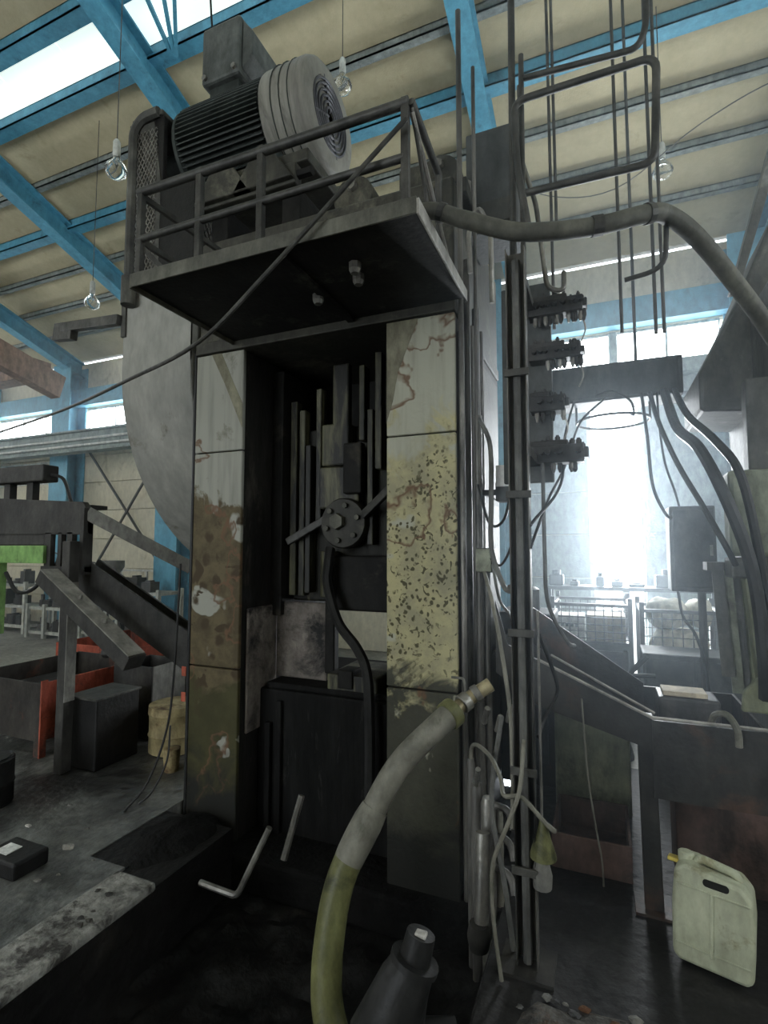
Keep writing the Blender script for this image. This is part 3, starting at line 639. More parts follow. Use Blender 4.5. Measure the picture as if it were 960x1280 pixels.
# ---- service platform
sp = thing('service_platform', (-1.4, 2.25, 2.9), 'steel service platform with low pipe railing jutting from the press head', 'platform')
MB().box(-2.14, -0.63, 1.85, PF - 0.017, 2.925, 2.94).build('deck', 'deck_under', sp)
MB().box(-2.14, -0.63, 1.84, 1.85, 2.905, 2.975).build('edge_plate', 'deck_plate', sp, 0.003)
MB().box(-0.63, -0.618, 1.84, PF - 0.017, 2.90, 2.965).build('edge_plate', 'chute_bright', sp, 0.003)
MB().box(-2.152, -2.14, 1.84, PF - 0.017, 2.90, 2.975).build('edge_plate', 'deck_plate', sp, 0.003)
for x in (-1.3,): MB().box(x - 0.02, x + 0.02, 1.86, PF - 0.02, 2.905, 2.925).build('deck_joist', 'deck_under', sp)
for (x, y, z) in ((-1.33, 2.3, 2.90), (-1.02, 2.1, 2.90), (-1.05, 2.2, 2.9)): MB().lathe([(0.02, -0.03), (0.03, -0.01), (0.03, 0.02)], (x, y, z), 'Z', 8).build('bolt', 'bare_steel', sp)
for x, zt in ((-2.12, 3.43), (-1.74, 3.43), (-1.385, 3.43), (-0.685, 3.42)):
    MB().box(x - 0.016, x + 0.016, 1.855, 1.887, 2.94, zt).build('post', 'rail_steel', sp, 0.003)
MB().tube([(-2.14, 1.87, 3.415), (-0.67, 1.87, 3.40)], 0.022, 10).build('top_rail', 'rail_steel', sp, 0, True)
MB().tube([(-2.14, 1.87, 3.165), (-0.69, 1.87, 3.17)], 0.018, 10).build('mid_rail', 'rail_steel', sp, 0, True)
MB().tube([(-0.66, 1.87, 3.40), (-0.65, 2.22, 3.33), (-0.65, 2.23, 2.95)], 0.017, 10).build('end_rail', 'rail_steel', sp, 0, True)
MB().tube([(-0.66, 1.88, 3.36), (-0.63, 2.3, 2.95)], 0.011, 8).build('end_brace', 'bare_steel', sp, 0, True)
MB().tube([(-0.66, 1.88, 3.38), (-0.65, 2.13, 2.95)], 0.008, 8).build('end_brace', 'rail_steel', sp, 0, True)
MB().bar((-2.12, 1.88, 3.13), (-1.96, 1.95, 2.95), 0.018, 0.025).build('corner_brace', 'rail_steel', sp)
MB().bar((-2.14, 1.87, 3.17), (-2.14, 2.6, 3.2), 0.02, 0.03).build('end_rail', 'rail_steel', sp)
MB().bar((-2.14, 1.87, 3.41), (-2.14, 2.6, 3.45), 0.02, 0.03).build('end_rail', 'rail_steel', sp)
# bracket arm reaching left from the platform
tag(MB().bar((-3.12, 2.6, 3.22), (-4.0, 2.75, 3.36), 0.05, 0.07).bar((-3.75, 2.72, 3.27), (-4.0, 2.75, 3.31), 0.06, 0.10).build('cable_bracket', 'rail_steel', None, 0.004), 'dark steel arm sticking out of the flywheel guard towards the hall', 'bracket')
tag(MB().tube(catmull([(-0.662, 1.82, 3.287), (-1.309, 1.8, 2.769), (-1.722, 1.85, 2.551), (-2.439, 2.1, 2.546), (-3.521, 2.5, 2.588), (-5.073, 3.0, 2.664), (-6.374, 3.3, 2.666)], 6), 0.010, 8).build('sagging_cable', 'rail_steel', None, 0, True), 'thin sagging cable slung from the platform rail across the guard', 'cable')

# ================================================================== PIPES, HOSES AND FITTINGS AT THE PRESS SIDE
def pipe(name, pts, r, mat, label, cat='pipe', group=None, n=10, parent=None):
    o = MB().tube(pts, r, n).build(name, mat, parent, 0, True)
    if parent is None: tag(o, label, cat, group)
    return o
g = 'upright pipes on the press side'
for (x, y, z0, z1, r, t) in ((-0.665, 2.68, -0.165, 4.62, 0.015, 'tallest slim pipe at the press corner rising far above the platform'), (-0.652, 2.76, -0.165, 3.2, 0.018, None), (-0.652, 2.86, -0.165, 2.86, 0.018, None), (-0.645, 2.95, -0.165, 3.0, 0.022, None), (-0.64, 3.05, -0.165, 2.9, 0.018, None),
        (-0.60, 2.75, 0.2, 4.32, 0.011, 'thin rod rising above the platform beside the tallest slim pipe'), (-0.585, 2.70, -0.33, 2.3, 0.020, 'grey pipe ending at column mid-height beside the press corner'), (-0.55, 2.72, -0.30, 1.5, 0.018, 'short grey pipe ending under the small junction box')):
    pipe('upright_pipe', [(x, y, z0), (x, y, z1)], r, 'pipe_grey', t or 'slim grey pipe running straight up the side of the press', 'pipe', None if t else g)
pipe('upright_pipe', [(-0.335, 2.34, 2.788), (-0.318, 2.32, 4.6)], 0.016, 'rail_steel', 'tall dark pipe rising to the roof above the cable post', 'pipe')
pipe('upright_pipe', [(-0.285, 2.3, 2.788), (-0.279, 2.3, 3.85)], 0.012, 'rail_steel', 'shorter dark pipe end standing beside the tall pipe', 'pipe')
pipe('bent_conduit', fillet([(-0.295, 2.350, 3.75), (-0.295, 2.350, 3.4), (-0.23, 2.345, 3.15), (-0.19, 2.34, 2.75), (-0.12, 2.34, 2.72), (-0.12, 2.36, 2.82)], 0.05), 0.011, 'bare_steel', 'bright thin conduit kinked beside the cable post', 'conduit')

# ---- cable post with manifolds
cp = thing('cable_post', (-0.30, 2.16, 0), 'tall steel channel post carrying manifolds and cables beside the press', 'post')
MB().box(-0.34, -0.335, 2.13, 2.19, 0.0, 2.85).box(-0.265, -0.26, 2.13, 2.19, 0.0, 2.85).box(-0.34, -0.26, 2.185, 2.19, 0, 2.85).build('channel', 'pipe_grey', cp, 0.002)
MB().box(-0.40, -0.20, 2.08, 2.26, 0.0, 0.012).build('foot_plate', 'scrap_dark', cp)
MB().tube([(-0.30, 2.155, 0.02), (-0.30, 2.155, 2.8)], 0.018, 8).build('conduit', 'rubber_grey', cp, 0, True)
MB().tube([(-0.24, 2.17, 0.3), (-0.24, 2.17, 1.35)], 0.006, 6).build('conduit', 'bare_steel', cp, 0, True)
for z in (0.35, 0.72, 1.25, 1.8, 2.3): MB().box(-0.35, -0.25, 2.118, 2.13, z, z + 0.03).build('clamp', 'rail_steel', cp, 0.002)
MB().box(-0.44, -0.20, 2.62, 2.66, 1.92, 2.92).build('back_plate', 'cabinet_dark', cp, 0.006)
for z in (2.0, 2.75): MB().box(-0.33, -0.27, 2.19, 2.62, z, z + 0.04).build('stand_off', 'rail_steel', cp)
for i, (z0, z1, x1, nk) in enumerate(((2.72, 2.81, -0.03, 7), (2.50, 2.58, -0.045, 6), (2.25, 2.34, -0.12, 4), (2.0, 2.10, -0.04, 5))):
    mf = MB().box(-0.30, x1 - 0.02, 2.54, 2.63, z0, z1 - 0.015).box(-0.30, x1 - 0.09, 2.56, 2.64, z1 - 0.015, z1 + 0.012).box(-0.22, x1, 2.55, 2.62, z0 + 0.02, z1 - 0.03).build('manifold', 'manifold', cp, 0.006)
    for k in range(nk * 2):
        x = -0.28 + (x1 + 0.25) * (k + 0.6 * random.random()) / (nk * 2 - 1)
        h = random.choice((0.008, 0.012, 0.02, 0.03)); r = random.uniform(0.006, 0.015)
        MB().lathe([(r, -0.015), (r, h), (r * 0.6, h), (r * 0.6, h + 0.008)], (x, 2.585, z1 - (0.0 if x < x1 - 0.1 else 0.02)), 'Z', 8).build('valve_cap', 'manifold', mf)
        if random.random() < 0.6: MB().lathe([(0.010, 0.01), (0.012, -0.01 - 0.03 * random.random()), (0.005, -0.045)], (x + 0.01, 2.57, z0), 'Z', 8).build('fitting', 'bare_steel' if k % 3 == 0 else 'manifold', mf)
        if random.random() < 0.5: MB().lathe([(0.013, 0), (0.013, -0.03)], (x, 2.54, (z0 + z1) / 2), 'Y', 6).build('fitting', 'manifold', mf)
    if i < 3: MB().tube(catmull([(x1 - 0.03, 2.58, z0), (x1 - 0.01, 2.58, z0 - 0.08), (x1 - 0.03, 2.58, z0 - 0.14)], 4), 0.004, 6).build('copper_line', 'bare_steel', mf)
# lubricator funnel and glass on the post
MB().lathe([(0.012, 0.10), (0.015, 0.08), (0.05, -0.03), (0.05, -0.04), (0.02, -0.045)], (-0.235, 2.15, 0.46), 'Z', 16).build('funnel', 'hose_green', cp, 0, True)
MB().lathe([(0.035, -0.05), (0.038, 0.0), (0.025, 0.05)], (-0.24, 2.15, 0.36), 'Z', 12).build('oil_glass', 'scrap_grey', cp, 0, True)

# ---- cables and hoses round the post
def cab(pts, r, mat, label, cat='cable', group=None, name='loose_cable', k=6):
    return tag(MB().tube(catmull(pts, k), r, 8).build(name, mat, None, 0, True), label, cat, group)
cab([(-0.575, 2.69, 2.28), (-0.50, 2.58, 2.12), (-0.475, 2.47, 1.85), (-0.47, 2.43, 1.6), (-0.41, 2.39, 1.43), (-0.355, 2.3, 1.415), (-0.348, 2.18, 1.44)], 0.012, 'rubber_grey', 'grey cable drooping in a bow from press side to post')
cab([(-0.585, 2.682, 1.93), (-0.50, 2.55, 1.72), (-0.42, 2.5, 1.74), (-0.33, 2.2, 1.9)], 0.007, 'rubber_black', 'black cable dipping between press and post above the bow')
cab([(-0.50, 2.55, 1.55), (-0.44, 2.5, 1.52), (-0.37, 2.4, 1.63), (-0.33, 2.2, 1.80)], 0.006, 'rubber_black', 'thin black cable rising from junction box to post')
cab([(-0.49, 2.55, 1.52), (-0.45, 2.5, 1.36), (-0.39, 2.42, 1.30), (-0.34, 2.3, 1.26)], 0.007, 'rubber_grey', 'short grey cable curling under the small junction box')
cab([(-0.53, 2.553, 1.482), (-0.49, 2.47, 1.40), (-0.43, 2.36, 1.22), (-0.37, 2.26, 0.926), (-0.352, 2.19, 0.72), (-0.349, 2.16, 0.5)], 0.009, 'hose_grey', 'pale hose dropping slantwise from junction box to post foot', 'hose')
cab([(-0.60, 2.52, 0.59), (-0.59, 2.50, 0.66), (-0.54, 2.42, 0.70), (-0.46, 2.32, 0.69), (-0.40, 2.2, 0.66), (-0.37, 2.10, 0.645), (-0.30, 2.075, 0.66), (-0.217, 2.09, 0.575), (-0.19, 2.12, 0.54), (-0.215, 2.145, 0.545)], 0.009, 'hose_grey', 'pale lubrication hose arching around the post at knee height', 'hose')
cab([(-0.295, 2.118, 0.86), (-0.305, 2.05, 0.70), (-0.345, 2.04, 0.58), (-0.41, 2.06, 0.40), (-0.41, 2.06, 0.2), (-0.38, 2.04, 0.01)], 0.008, 'hose_grey', 'grey hose leaning from post middle down to the floor', 'hose')
cab([(-0.43, 2.4, 0.85), (-0.47, 2.35, 0.5), (-0.41, 2.3, 0.2), (-0.36, 2.2, 0.01)], 0.011, 'rubber_grey', 'dark grey hose running down behind the leaning hose', 'hose')
cab([(-0.245, 2.55, 2.0), (-0.24, 2.5, 1.6), (-0.23, 2.5, 1.35), (-0.16, 2.6, 1.17), (-0.13, 2.7, 1.13)], 0.009, 'rubber_grey', 'cable hanging from the lowest manifold towards the chute', 'cable')
cab([(-0.262, 2.165, 1.60), (-0.22, 2.5, 1.82), (-0.17, 3.0, 2.05), (-0.10, 3.5, 2.40), (0.05, 3.85, 2.63)], 0.007, 'rubber_black', 'black cable rising from post to the hanging trunking box')
cab([(-0.262, 2.16, 1.69), (-0.17, 2.6, 1.90), (-0.16, 2.9, 2.2), (-0.15, 3.85, 2.63)], 0.007, 'rubber_black', 'second black cable rising steeply from post to trunking box')
cab([(-0.24, 2.2, 1.25), (-0.20, 2.3, 1.10), (-0.19, 2.4, 0.98), (-0.24, 2.35, 0.88), (-0.25, 2.2, 0.85)], 0.008, 'rubber_black', 'black cable looping out from the post at chute height')
jb = thing('junction_box', (-0.53, 2.62, 1.48), 'small square grey junction box on the press pipes', 'box')
MB().box(-0.575, -0.49, 2.55, 2.70, 1.48, 1.60).build('body', 'pipe_grey', jb, 0.006)
MB().box(-0.57, -0.495, 2.543, 2.55, 1.485, 1.595).build('lid', 'cabinet_green', jb, 0.003)
jb = thing('junction_box', (-0.46, 2.95, 1.86), 'white-faced sensor box standing out from the press side', 'box')
MB().box(-0.535, -0.40, 2.90, 3.02, 1.86, 1.97).build('body', 'cabinet_dark', jb, 0.006)
MB().box(-0.53, -0.405, 2.893, 2.9, 1.94, 2.06).build('face_plate', 'paper_white', jb, 0.003)
MB().box(-0.628, -0.52, 2.94, 2.98, 1.90, 1.93).build('arm', 'rail_steel', jb)
# pipe elbows, cylinders and valve cluster low beside the press
vc = thing('valve_cluster', (-0.52, 2.45, -0.33), 'cluster of steel valve cylinders and elbows low beside the press', 'valve')
for (x, y, z0, z1, r, mt) in ((-0.56, 2.46, -0.36, 0.52, 0.028, 'pipe_grey'), (-0.50, 2.42, -0.36, 0.48, 0.034, 'bare_steel'), (-0.46, 2.46, 0.0, 0.42, 0.020, 'hose_grey'), (-0.60, 2.52, -0.36, 0.60, 0.02, 'pipe_grey')):
    MB().lathe([(r * 0.8, z0), (r, z0 + 0.02), (r, z1 - 0.03), (r * 0.7, z1)], (x, y, 0), 'Z', 12).build('cylinder', mt, vc, 0, True)
MB().tube([(-0.51, 2.35, 0.36), (-0.505, 2.28, 0.03)], 0.032, 10).build('slanted_cylinder', 'bare_steel', vc, 0, True)
MB().tube([(-0.56, 2.455, 0.50), (-0.53, 2.36, 0.62)], 0.012, 8).build('spindle', 'bare_steel', vc, 0, True)
for z in (0.18, 0.32, 0.45): MB().tube(fillet([(-0.52, 2.44, z), (-0.40, 2.40, z), (-0.38, 2.36, z - 0.06)], 0.04), 0.016, 8).build('elbow', 'pipe_grey', vc, 0, True)
MB().lathe([(0.04, -0.05), (0.05, 0), (0.04, 0.05)], (-0.515, 2.27, -0.02), 'Z', 12).build('relief_valve', 'scrap_dark', vc, 0, True)
for (x, z) in ((-0.53, 0.78), (-0.47, 0.75), (-0.42, 0.80)): MB().tube([(x, 2.5, z), (x + 0.025, 2.46, z + 0.08)], 0.014, 8).build('nipple', 'bare_steel', vc, 0, True)

# ---- thick drain hose curling from the press side into the pit
hz = thing('suction_hose', (-0.9, 2.1, -0.33), 'thick olive suction hose curling from the press side into the pit', 'hose')
hp = catmull([(-0.50, 2.52, 0.955), (-0.60, 2.47, 0.885), (-0.70, 2.33, 0.80), (-0.86, 2.25, 0.63), (-0.955, 2.15, 0.44), (-1.045, 2.05, 0.22), (-1.06, 1.97, 0.02), (-1.03, 1.90, -0.17), (-0.93, 1.84, -0.29), (-0.82, 1.82, -0.31)], 8)
i1 = int(len(hp) * 0.19); i2 = int(len(hp) * 0.44)
MB().tube(hp[i2:], 0.062, 18).build('hose_wall', 'hose_green', hz, 0, True)
MB().tube(hp[i1:i2 + 1], 0.056, 18).build('wrapped_section', 'hose_grey', hz, 0, True)
MB().tube(hp[i2 - 1:i2 + 7], [0.060, 0.064, 0.067, 0.067, 0.067, 0.066, 0.065, 0.063][:len(hp[i2 - 1:i2 + 7])], 18).build('sleeve', 'hose_grey', hz, 0, True)
MB().tube(hp[:i1 + 1], 0.033, 12).build('pipe_stub', 'fitting_brass', hz, 0, True)
for k, r in ((i1 - 1, 0.066), (i1 - 5, 0.044), (i1 - 9, 0.042)):
    MB().tube([hp[max(k, 0)], hp[max(k, 0) + 2]], r, 16).build('hose_clamp', 'hose_green' if r > 0.06 else 'bare_steel', hz, 0.003, True)
MB().tube(fillet([(-0.70, 2.56, 0.96), (-0.63, 2.52, 0.97), (-0.615, 2.50, 0.90)], 0.02), 0.007, 6).build('clamp_handle', 'bare_steel', hz, 0, True)
# ---- black pump sump in the pit
pm = thing('sump_pump', (-0.66, 1.74, -0.34), 'black tilted sump pump body with round flange in the pit', 'pump')
def cone(name, pts, rs, mat, par): return MB().tube(pts, rs, 20).build(name, mat, par, 0, True)
cone('pump_body', [(-0.74, 1.74, -0.30), (-0.72, 1.74, -0.05), (-0.66, 1.76, 0.12), (-0.63, 1.78, 0.18)], [0.13, 0.125, 0.09, 0.075], 'rubber_black', pm)
cone('flange', [(-0.632, 1.78, 0.175), (-0.626, 1.785, 0.195)], [0.085, 0.085], 'rubber_black', pm)
cone('outlet', [(-0.628, 1.783, 0.19), (-0.61, 1.80, 0.27)], [0.055, 0.05], 'rubber_black', pm)
MB().box(-0.625, -0.585, 1.77, 1.80, 0.27, 0.285).build('name_tag', 'scrap_pale', pm, 0.004)
cone('side_outlet', [(-0.62, 1.78, -0.05), (-0.50, 1.84, -0.05)], [0.05, 0.045], 'rubber_black', pm)
# ---- bent bar in the pit
tag(MB().tube(fillet([(-1.55, 2.25, 0.22), (-1.70, 2.2, -0.11), (-1.93, 2.2, -0.10)], 0.03), 0.016, 8).build('bent_bar', 'bare_steel', None, 0, True), 'rusty steel bar bent at a right angle leaning in the pit', 'bar')
tag(MB().tube([(-1.49, 2.45, 0.30), (-1.53, 2.35, 0.02)], 0.018, 8).build('short_bar', 'pipe_grey', None, 0, True), 'short upright steel bar leaning on the press bed', 'bar')
# ---- black hose hanging in the press throat
cab([(-1.60, 2.955, 1.60), (-1.60, 2.925, 1.50), (-1.60, 2.92, 1.36), (-1.50, 2.88, 1.14), (-1.36, 2.85, 1.0), (-1.27, 2.8, 0.86), (-1.24, 2.77, 0.55), (-1.24, 2.77, 0.2)], 0.032, 'rubber_black', 'thick black hose hanging through the press throat', 'hose', None, 'throat_hose')

# ================================================================== OVERHEAD AT THE RIGHT
od = thing('overhead_duct_hose', (-0.4, 2.0, 2.95), 'thick grey cable conduit arching from the platform towards the right', 'conduit')
dp = catmull([(-0.78, 1.98, 2.976), (-0.63, 1.99, 3.003), (-0.48, 2.0, 2.935), (-0.259, 2.0, 2.828), (0.0, 2.05, 2.815), (0.19, 2.12, 2.86), (0.27, 2.2, 2.885), (0.38, 2.3, 2.83), (0.53, 2.45, 2.69), (0.68, 2.6, 2.52), (0.85, 2.75, 2.25), (0.95, 2.85, 2.0)], 6)
MB().tube(dp, 0.034, 14).build('conduit_wall', 'deck_plate', od, 0, True)
for k in (8, 24, 30): MB().tube([dp[k], dp[k + 1]], 0.039, 12).build('conduit_clip', 'rail_steel', od)
# bent tubular guard frames
pipe('tube_frame', fillet([(-0.25, 2.27, 2.95), (-0.30, 2.26, 3.3), (-0.31, 2.26, 3.60), (0.262, 2.26, 3.60), (0.257, 2.26, 3.48), (0.242, 2.26, 3.15), (-0.28, 2.275, 3.17)], 0.06), 0.016, 'rail_steel', 'dark bent tube loop hanging beside the tall pipe', 'tube frame')
pipe('tube_frame', fillet([(-0.27, 2.3, 3.735), (0.20, 2.3, 3.695), (0.232, 2.3, 3.78), (0.24, 2.3, 4.2)], 0.06), 0.014, 'rail_steel', 'open bent tube above the dark tube loop', 'tube frame')
pipe('tube_frame', fillet([(0.272, 2.238, 2.90), (0.265, 2.25, 2.70), (0.117, 2.25, 2.68)], 0.07), 0.010, 'rail_steel', 'small hooked tube end under the arching conduit', 'tube frame')
g = 'hanger rods from the roof'
for (x, y, z0) in ((-0.21, 3.0, 2.83), (-0.185, 3.0, 3.4), (0.135, 3.0, 2.75), (0.297, 3.0, 2.72), (0.335, 3.0, 2.72)):
    pipe('hanger_rod', [(x, y, z0), (x - 0.01, y, roof_z(y) + 0.1)], 0.009, 'rail_steel', 'thin steel hanger rod dropping from the roof', 'rod', g, 6)
pipe('hanger_rod', [(0.262, 4.0, 2.9), (0.25, 4.0, roof_z(4.0) + 0.1)], 0.011, 'rail_steel', 'hanger rod that carries the dark trunking box', 'rod', None, 6)
tbx = thing('trunking_box', (0.11, 4.0, 2.62), 'dark cable trunking box hanging from a rod before the door', 'cable box')
MB().box(-0.31, 0.53, 3.85, 4.15, 2.62, 2.88).build('body', 'cabinet_dark', tbx, 0.01)
MB().box(-0.28, 0.50, 3.842, 3.85, 2.64, 2.86).build('cover', 'cabinet_dark', tbx, 0.004)
MB().tube([(0.10 + 0.24 * math.cos(2 * PI * k / 32), 4.0 + 0.24 * math.sin(2 * PI * k / 32), 2.50) for k in range(33)], 0.009, 8, False).build('cable_ring', 'rail_steel', tbx, 0, True)
for (x, y) in ((-0.14, 4.0), (0.34, 4.0)): MB().tube([(x, y, 2.5), (x, y, 2.63)], 0.008, 6).build('ring_rod', 'rail_steel', tbx)
lab = [('thickest black cable slanting from trunking box to the neighbouring press', [(0.415, 3.85, 2.64), (0.425, 3.4, 2.3), (0.465, 2.98, 2.10), (0.525, 2.80, 1.86), (0.60, 2.78, 1.60), (0.635, 2.785, 1.38), (0.65, 2.79, 1.1), (0.66, 2.845, 0.93)], 0.028),
       ('middle black cable slanting beside the thickest one', [(0.475, 3.85, 2.64), (0.485, 3.4, 2.36), (0.535, 2.95, 2.12), (0.60, 2.80, 1.92), (0.665, 2.81, 1.5), (0.705, 2.815, 1.15), (0.708, 2.845, 0.96)], 0.020),
       ('slim black cable slanting steeply from trunking box', [(0.33, 3.85, 2.64), (0.345, 3.5, 2.35), (0.40, 3.2, 2.05), (0.47, 2.95, 1.80), (0.53, 2.84, 1.62), (0.575, 2.86, 1.52)], 0.014),
       ('black cable hanging to the control box', [(0.28, 3.845, 2.64), (0.295, 3.70, 2.3), (0.32, 3.75, 2.0), (0.40, 3.9, 1.83), (0.44, 3.95, 1.80)], 0.010),
       ('thin cable looping from trunking box to cable ring', [(0.0, 3.842, 2.66), (0.10, 3.72, 2.64), (0.20, 3.66, 2.55), (0.22, 3.68, 2.46), (0.20, 3.78, 2.50)], 0.007),
       ('thin cable hanging straight from the trunking box end', [(0.372, 3.85, 2.64), (0.375, 3.8, 2.4), (0.40, 3.80, 2.15), (0.46, 3.9, 1.98), (0.50, 4.03, 1.878)], 0.007)]
for t, pts, r in lab: cab(pts, r, 'rubber_black', t, 'cable', None, 'hanging_cable')
cb = thing('control_box', (0.55, 4.1, 1.31), 'flat grey control box with slanted edge in front of the door', 'control box')
MB().box(0.43, 0.70, 3.98, 4.2, 1.31, 1.88).build('body', 'cabinet_dark', cb, 0.01)
MB().box(0.45, 0.68, 3.972, 3.98, 1.34, 1.85).build('door', 'cabinet_dark', cb, 0.004)
MB().box(0.66, 0.675, 3.96, 3.972, 1.55, 1.62).build('latch', 'bare_steel', cb)
MB().tube([(0.62, 4.09, 0.0), (0.62, 4.09, 1.31)], 0.025, 8).build('stand', 'rail_steel', cb, 0, True)
MB().box(0.5, 0.74, 3.98, 4.2, 0, 0.02).build('stand_foot', 'rail_steel', cb)
cab([(0.47, 4.0, 1.31), (0.49, 3.98, 1.15), (0.56, 3.95, 1.02), (0.60, 3.9, 0.8), (0.62, 3.85, 0.4), (0.62, 3.85, 0.01)], 0.009, 'rubber_black', 'cable dropping from under the control box to the floor')

# ================================================================== NEIGHBOURING MACHINE AT THE RIGHT
nb = thing('neighbouring_press', (1.0, 3.3, 0), 'grey-green neighbouring press with hopper standing right of the chute', 'press')
MB().box(0.78, 1.5, 2.95, 3.9, 0, 2.9).build('column', 'neighbour_frame', nb, 0.015)
MB().box(0.56, 0.95, 2.86, 3.0, 1.56, 1.965).build('cover_panel', 'cabinet_green', nb, 0.02)
MB().box(0.665, 0.95, 2.95, 3.05, 1.97, 2.42).build('throat_plate', 'neighbour_frame', nb, 0.01)
MB().box(0.555, 0.95, 2.855, 3.0, 1.46, 1.555).build('panel_shelf', 'neighbour_frame', nb, 0.01)
MB().prism([(0.61, 1.46), (0.95, 1.46), (0.95, 0.86), (0.66, 0.86)], 2.88, 2.96, 'Y').build('lower_panel', 'neighbour_green', nb, 0.01)
MB().prism([(0.58, 0.95), (0.64, 1.02), (0.72, 0.95), (0.70, 0.86), (0.57, 0.86)], 2.84, 2.88, 'Y').build('gusset', 'neighbour_green', nb, 0.01)
MB().prism([(0.53, 2.36), (1.5, 2.28), (1.5, 3.7), (0.93, 3.45), (0.72, 2.95), (0.53, 2.58)], 3.3, 3.9, 'Y').build('hopper', 'neighbour_frame', nb, 0.02)
MB().prism([(0.70, 3.02), (0.74, 3.02), (1.12, 4.3), (1.05, 4.3)], 3.3, 3.4, 'Y').build('hopper_strut', 'neighbour_frame', nb, 0.006)
MB().tube(fillet([(0.75, 2.86, 1.53), (0.80, 2.82, 1.58), (0.88, 2.82, 1.61), (0.94, 2.865, 1.60)], 0.05), 0.008, 6).build('panel_cable', 'rubber_black', nb, 0, True)
# strips of an old plastic curtain
for k, (x, wd, z0, mt) in enumerate(((0.50, 0.05, 0.98, 'neighbour_frame'), (0.545, 0.045, 0.9, 'cabinet_green'), (0.585, 0.04, 0.86, 'neighbour_frame'), (0.625, 0.03, 0.82, 'neighbour_green'))):
    MB().prism([(x, 1.5), (x + wd, 1.5), (x + wd + 0.03, z0), (x + 0.025, z0)], 3.0 + 0.02 * k, 3.008 + 0.02 * k, 'Y').build('curtain_strip', mt, nb)
MB().box(0.48, 0.80, 2.99, 3.10, 1.49, 1.53).build('curtain_rail', 'neighbour_frame', nb)

# ---- scrap chute on a leg
ch = thing('scrap_chute', (0.17, 2.7, 0), 'dark sheet-metal scrap chute with bright rims on a single leg', 'chute')
def wedge(name, pts, y0, y1, mat): return MB().prism(pts, y0, y1, 'Y').build(name, mat, ch)
wedge('side_plate', [(-0.50, 1.34), (-0.44, 1.12), (0.19, 0.84), (0.19, 0.70), (-0.30, 0.84), (-0.50, 0.98)], 2.66, 2.672, 'chute_steel')
wedge('slide_plate', [(-0.50, 1.12), (0.19, 0.72), (0.19, 0.70), (-0.50, 1.10)], 2.672, 3.15, 'chute_steel')
wedge('side_plate', [(-0.50, 1.34), (0.19, 0.88), (0.19, 0.70), (-0.50, 1.1)], 3.15, 3.162, 'chute_steel')
MB().tube([(-0.29, 2.664, 1.055), (0.19, 2.655, 0.845), (0.62, 2.655, 0.845)], 0.008, 6).build('rim', 'chute_bright', ch, 0, True)
MB().tube([(-0.25, 2.82, 1.055), (0.205, 2.70, 0.852)], 0.007, 6).build('rim', 'chute_bright', ch, 0, True)
MB().box(0.19, 0.62, 2.65, 2.662, 0.50, 0.835).build('tray_front', 'chute_steel', ch)
MB().box(0.19, 0.62, 3.25, 3.262, 0.50, 0.84).build('tray_back', 'chute_steel', ch)
MB().box(0.608, 0.62, 2.662, 3.25, 0.50, 0.84).build('tray_end', 'chute_steel', ch)
MB().box(0.19, 0.608, 2.662, 3.25, 0.50, 0.512).build('tray_bottom', 'chute_steel', ch)
MB().prism([(0.14, 0.0), (0.215, 0.0), (0.20, 0.84), (0.13, 0.84)], 2.67, 2.75, 'Y').build('leg', 'chute_steel', ch, 0.006)
MB().box(0.10, 0.25, 2.63, 2.80, 0.0, 0.012).build('leg_plate', 'chute_steel', ch)
MB().box(0.55, 0.61, 3.22, 3.28, 0, 0.5).build('leg', 'chute_steel', ch, 0.006)
MB().tube(catmull([(0.42, 2.70, 0.80), (0.43, 2.66, 0.88), (0.47, 2.62, 0.90), (0.50, 2.60, 0.85), (0.505, 2.60, 0.78)], 5), 0.014, 8).build('handle_hose', 'hose_grey', ch, 0, True)
# die blocks on the tray floor / behind it
tag(MB().box(0.24, 0.5, 2.90, 3.1, 0.514, 0.88).build('die_block', 'part_dark', None, 0.012), 'dark machined die block standing in the chute tray', 'die block')
tag(MB().box(0.26, 0.45, 2.92, 3.05, 0.882, 0.905).build('flat_plate', 'carton', None, 0.004), 'tan flat plate lying on the die block', 'plate')
# boxes under the chute
def open_box(name, x0, x1, y0, y1, z0, z1, mat, label, cat='bin', inner=None, feet=0.0, group=None, t=0.015):
    o = thing(name, ((x0 + x1) / 2, (y0 + y1) / 2, z0), label, cat, group)
    zb = z0 + feet
    MB().box(x0, x1, y0, y0 + t, zb, z1).build('front_wall', mat, o, 0.004)
    MB().box(x0, x1, y1 - t, y1, zb, z1).build('rear_wall', mat, o, 0.004)
    MB().box(x0, x0 + t, y0 + t, y1 - t, zb, z1).build('end_wall', mat, o, 0.004)
    MB().box(x1 - t, x1, y0 + t, y1 - t, zb, z1).build('end_wall', inner or mat, o, 0.004)
    MB().box(x0 + t, x1 - t, y0 + t, y1 - t, zb, zb + t).build('bottom', mat, o)
    if feet > 0:
        for fx in (x0 + 0.01, x1 - 0.07):
            for fy in (y0 + 0.01, y1 - 0.07): MB().box(fx, fx + 0.06, fy, fy + 0.06, z0, zb).build('foot', mat, o)
    return o
open_box('scrap_tray', -0.27, 0.10, 2.85, 3.3, 0.0, 0.17, 'bin_rust', 'low rust-brown scrap tray under the chute', 'tray')
open_box('scrap_bin', 0.30, 0.72, 2.95, 3.2, 0.0, 0.44, 'bin_rust', 'rust-brown scrap bin on the floor behind the jerrycan', 'bin')
tag(MB().box(-0.30, 0.13, 3.5, 3.9, 0.0, 0.72).build('oil_cabinet', 'neighbour_green', None, 0.015), 'dull green oil cabinet in the dark behind the chute', 'cabinet')
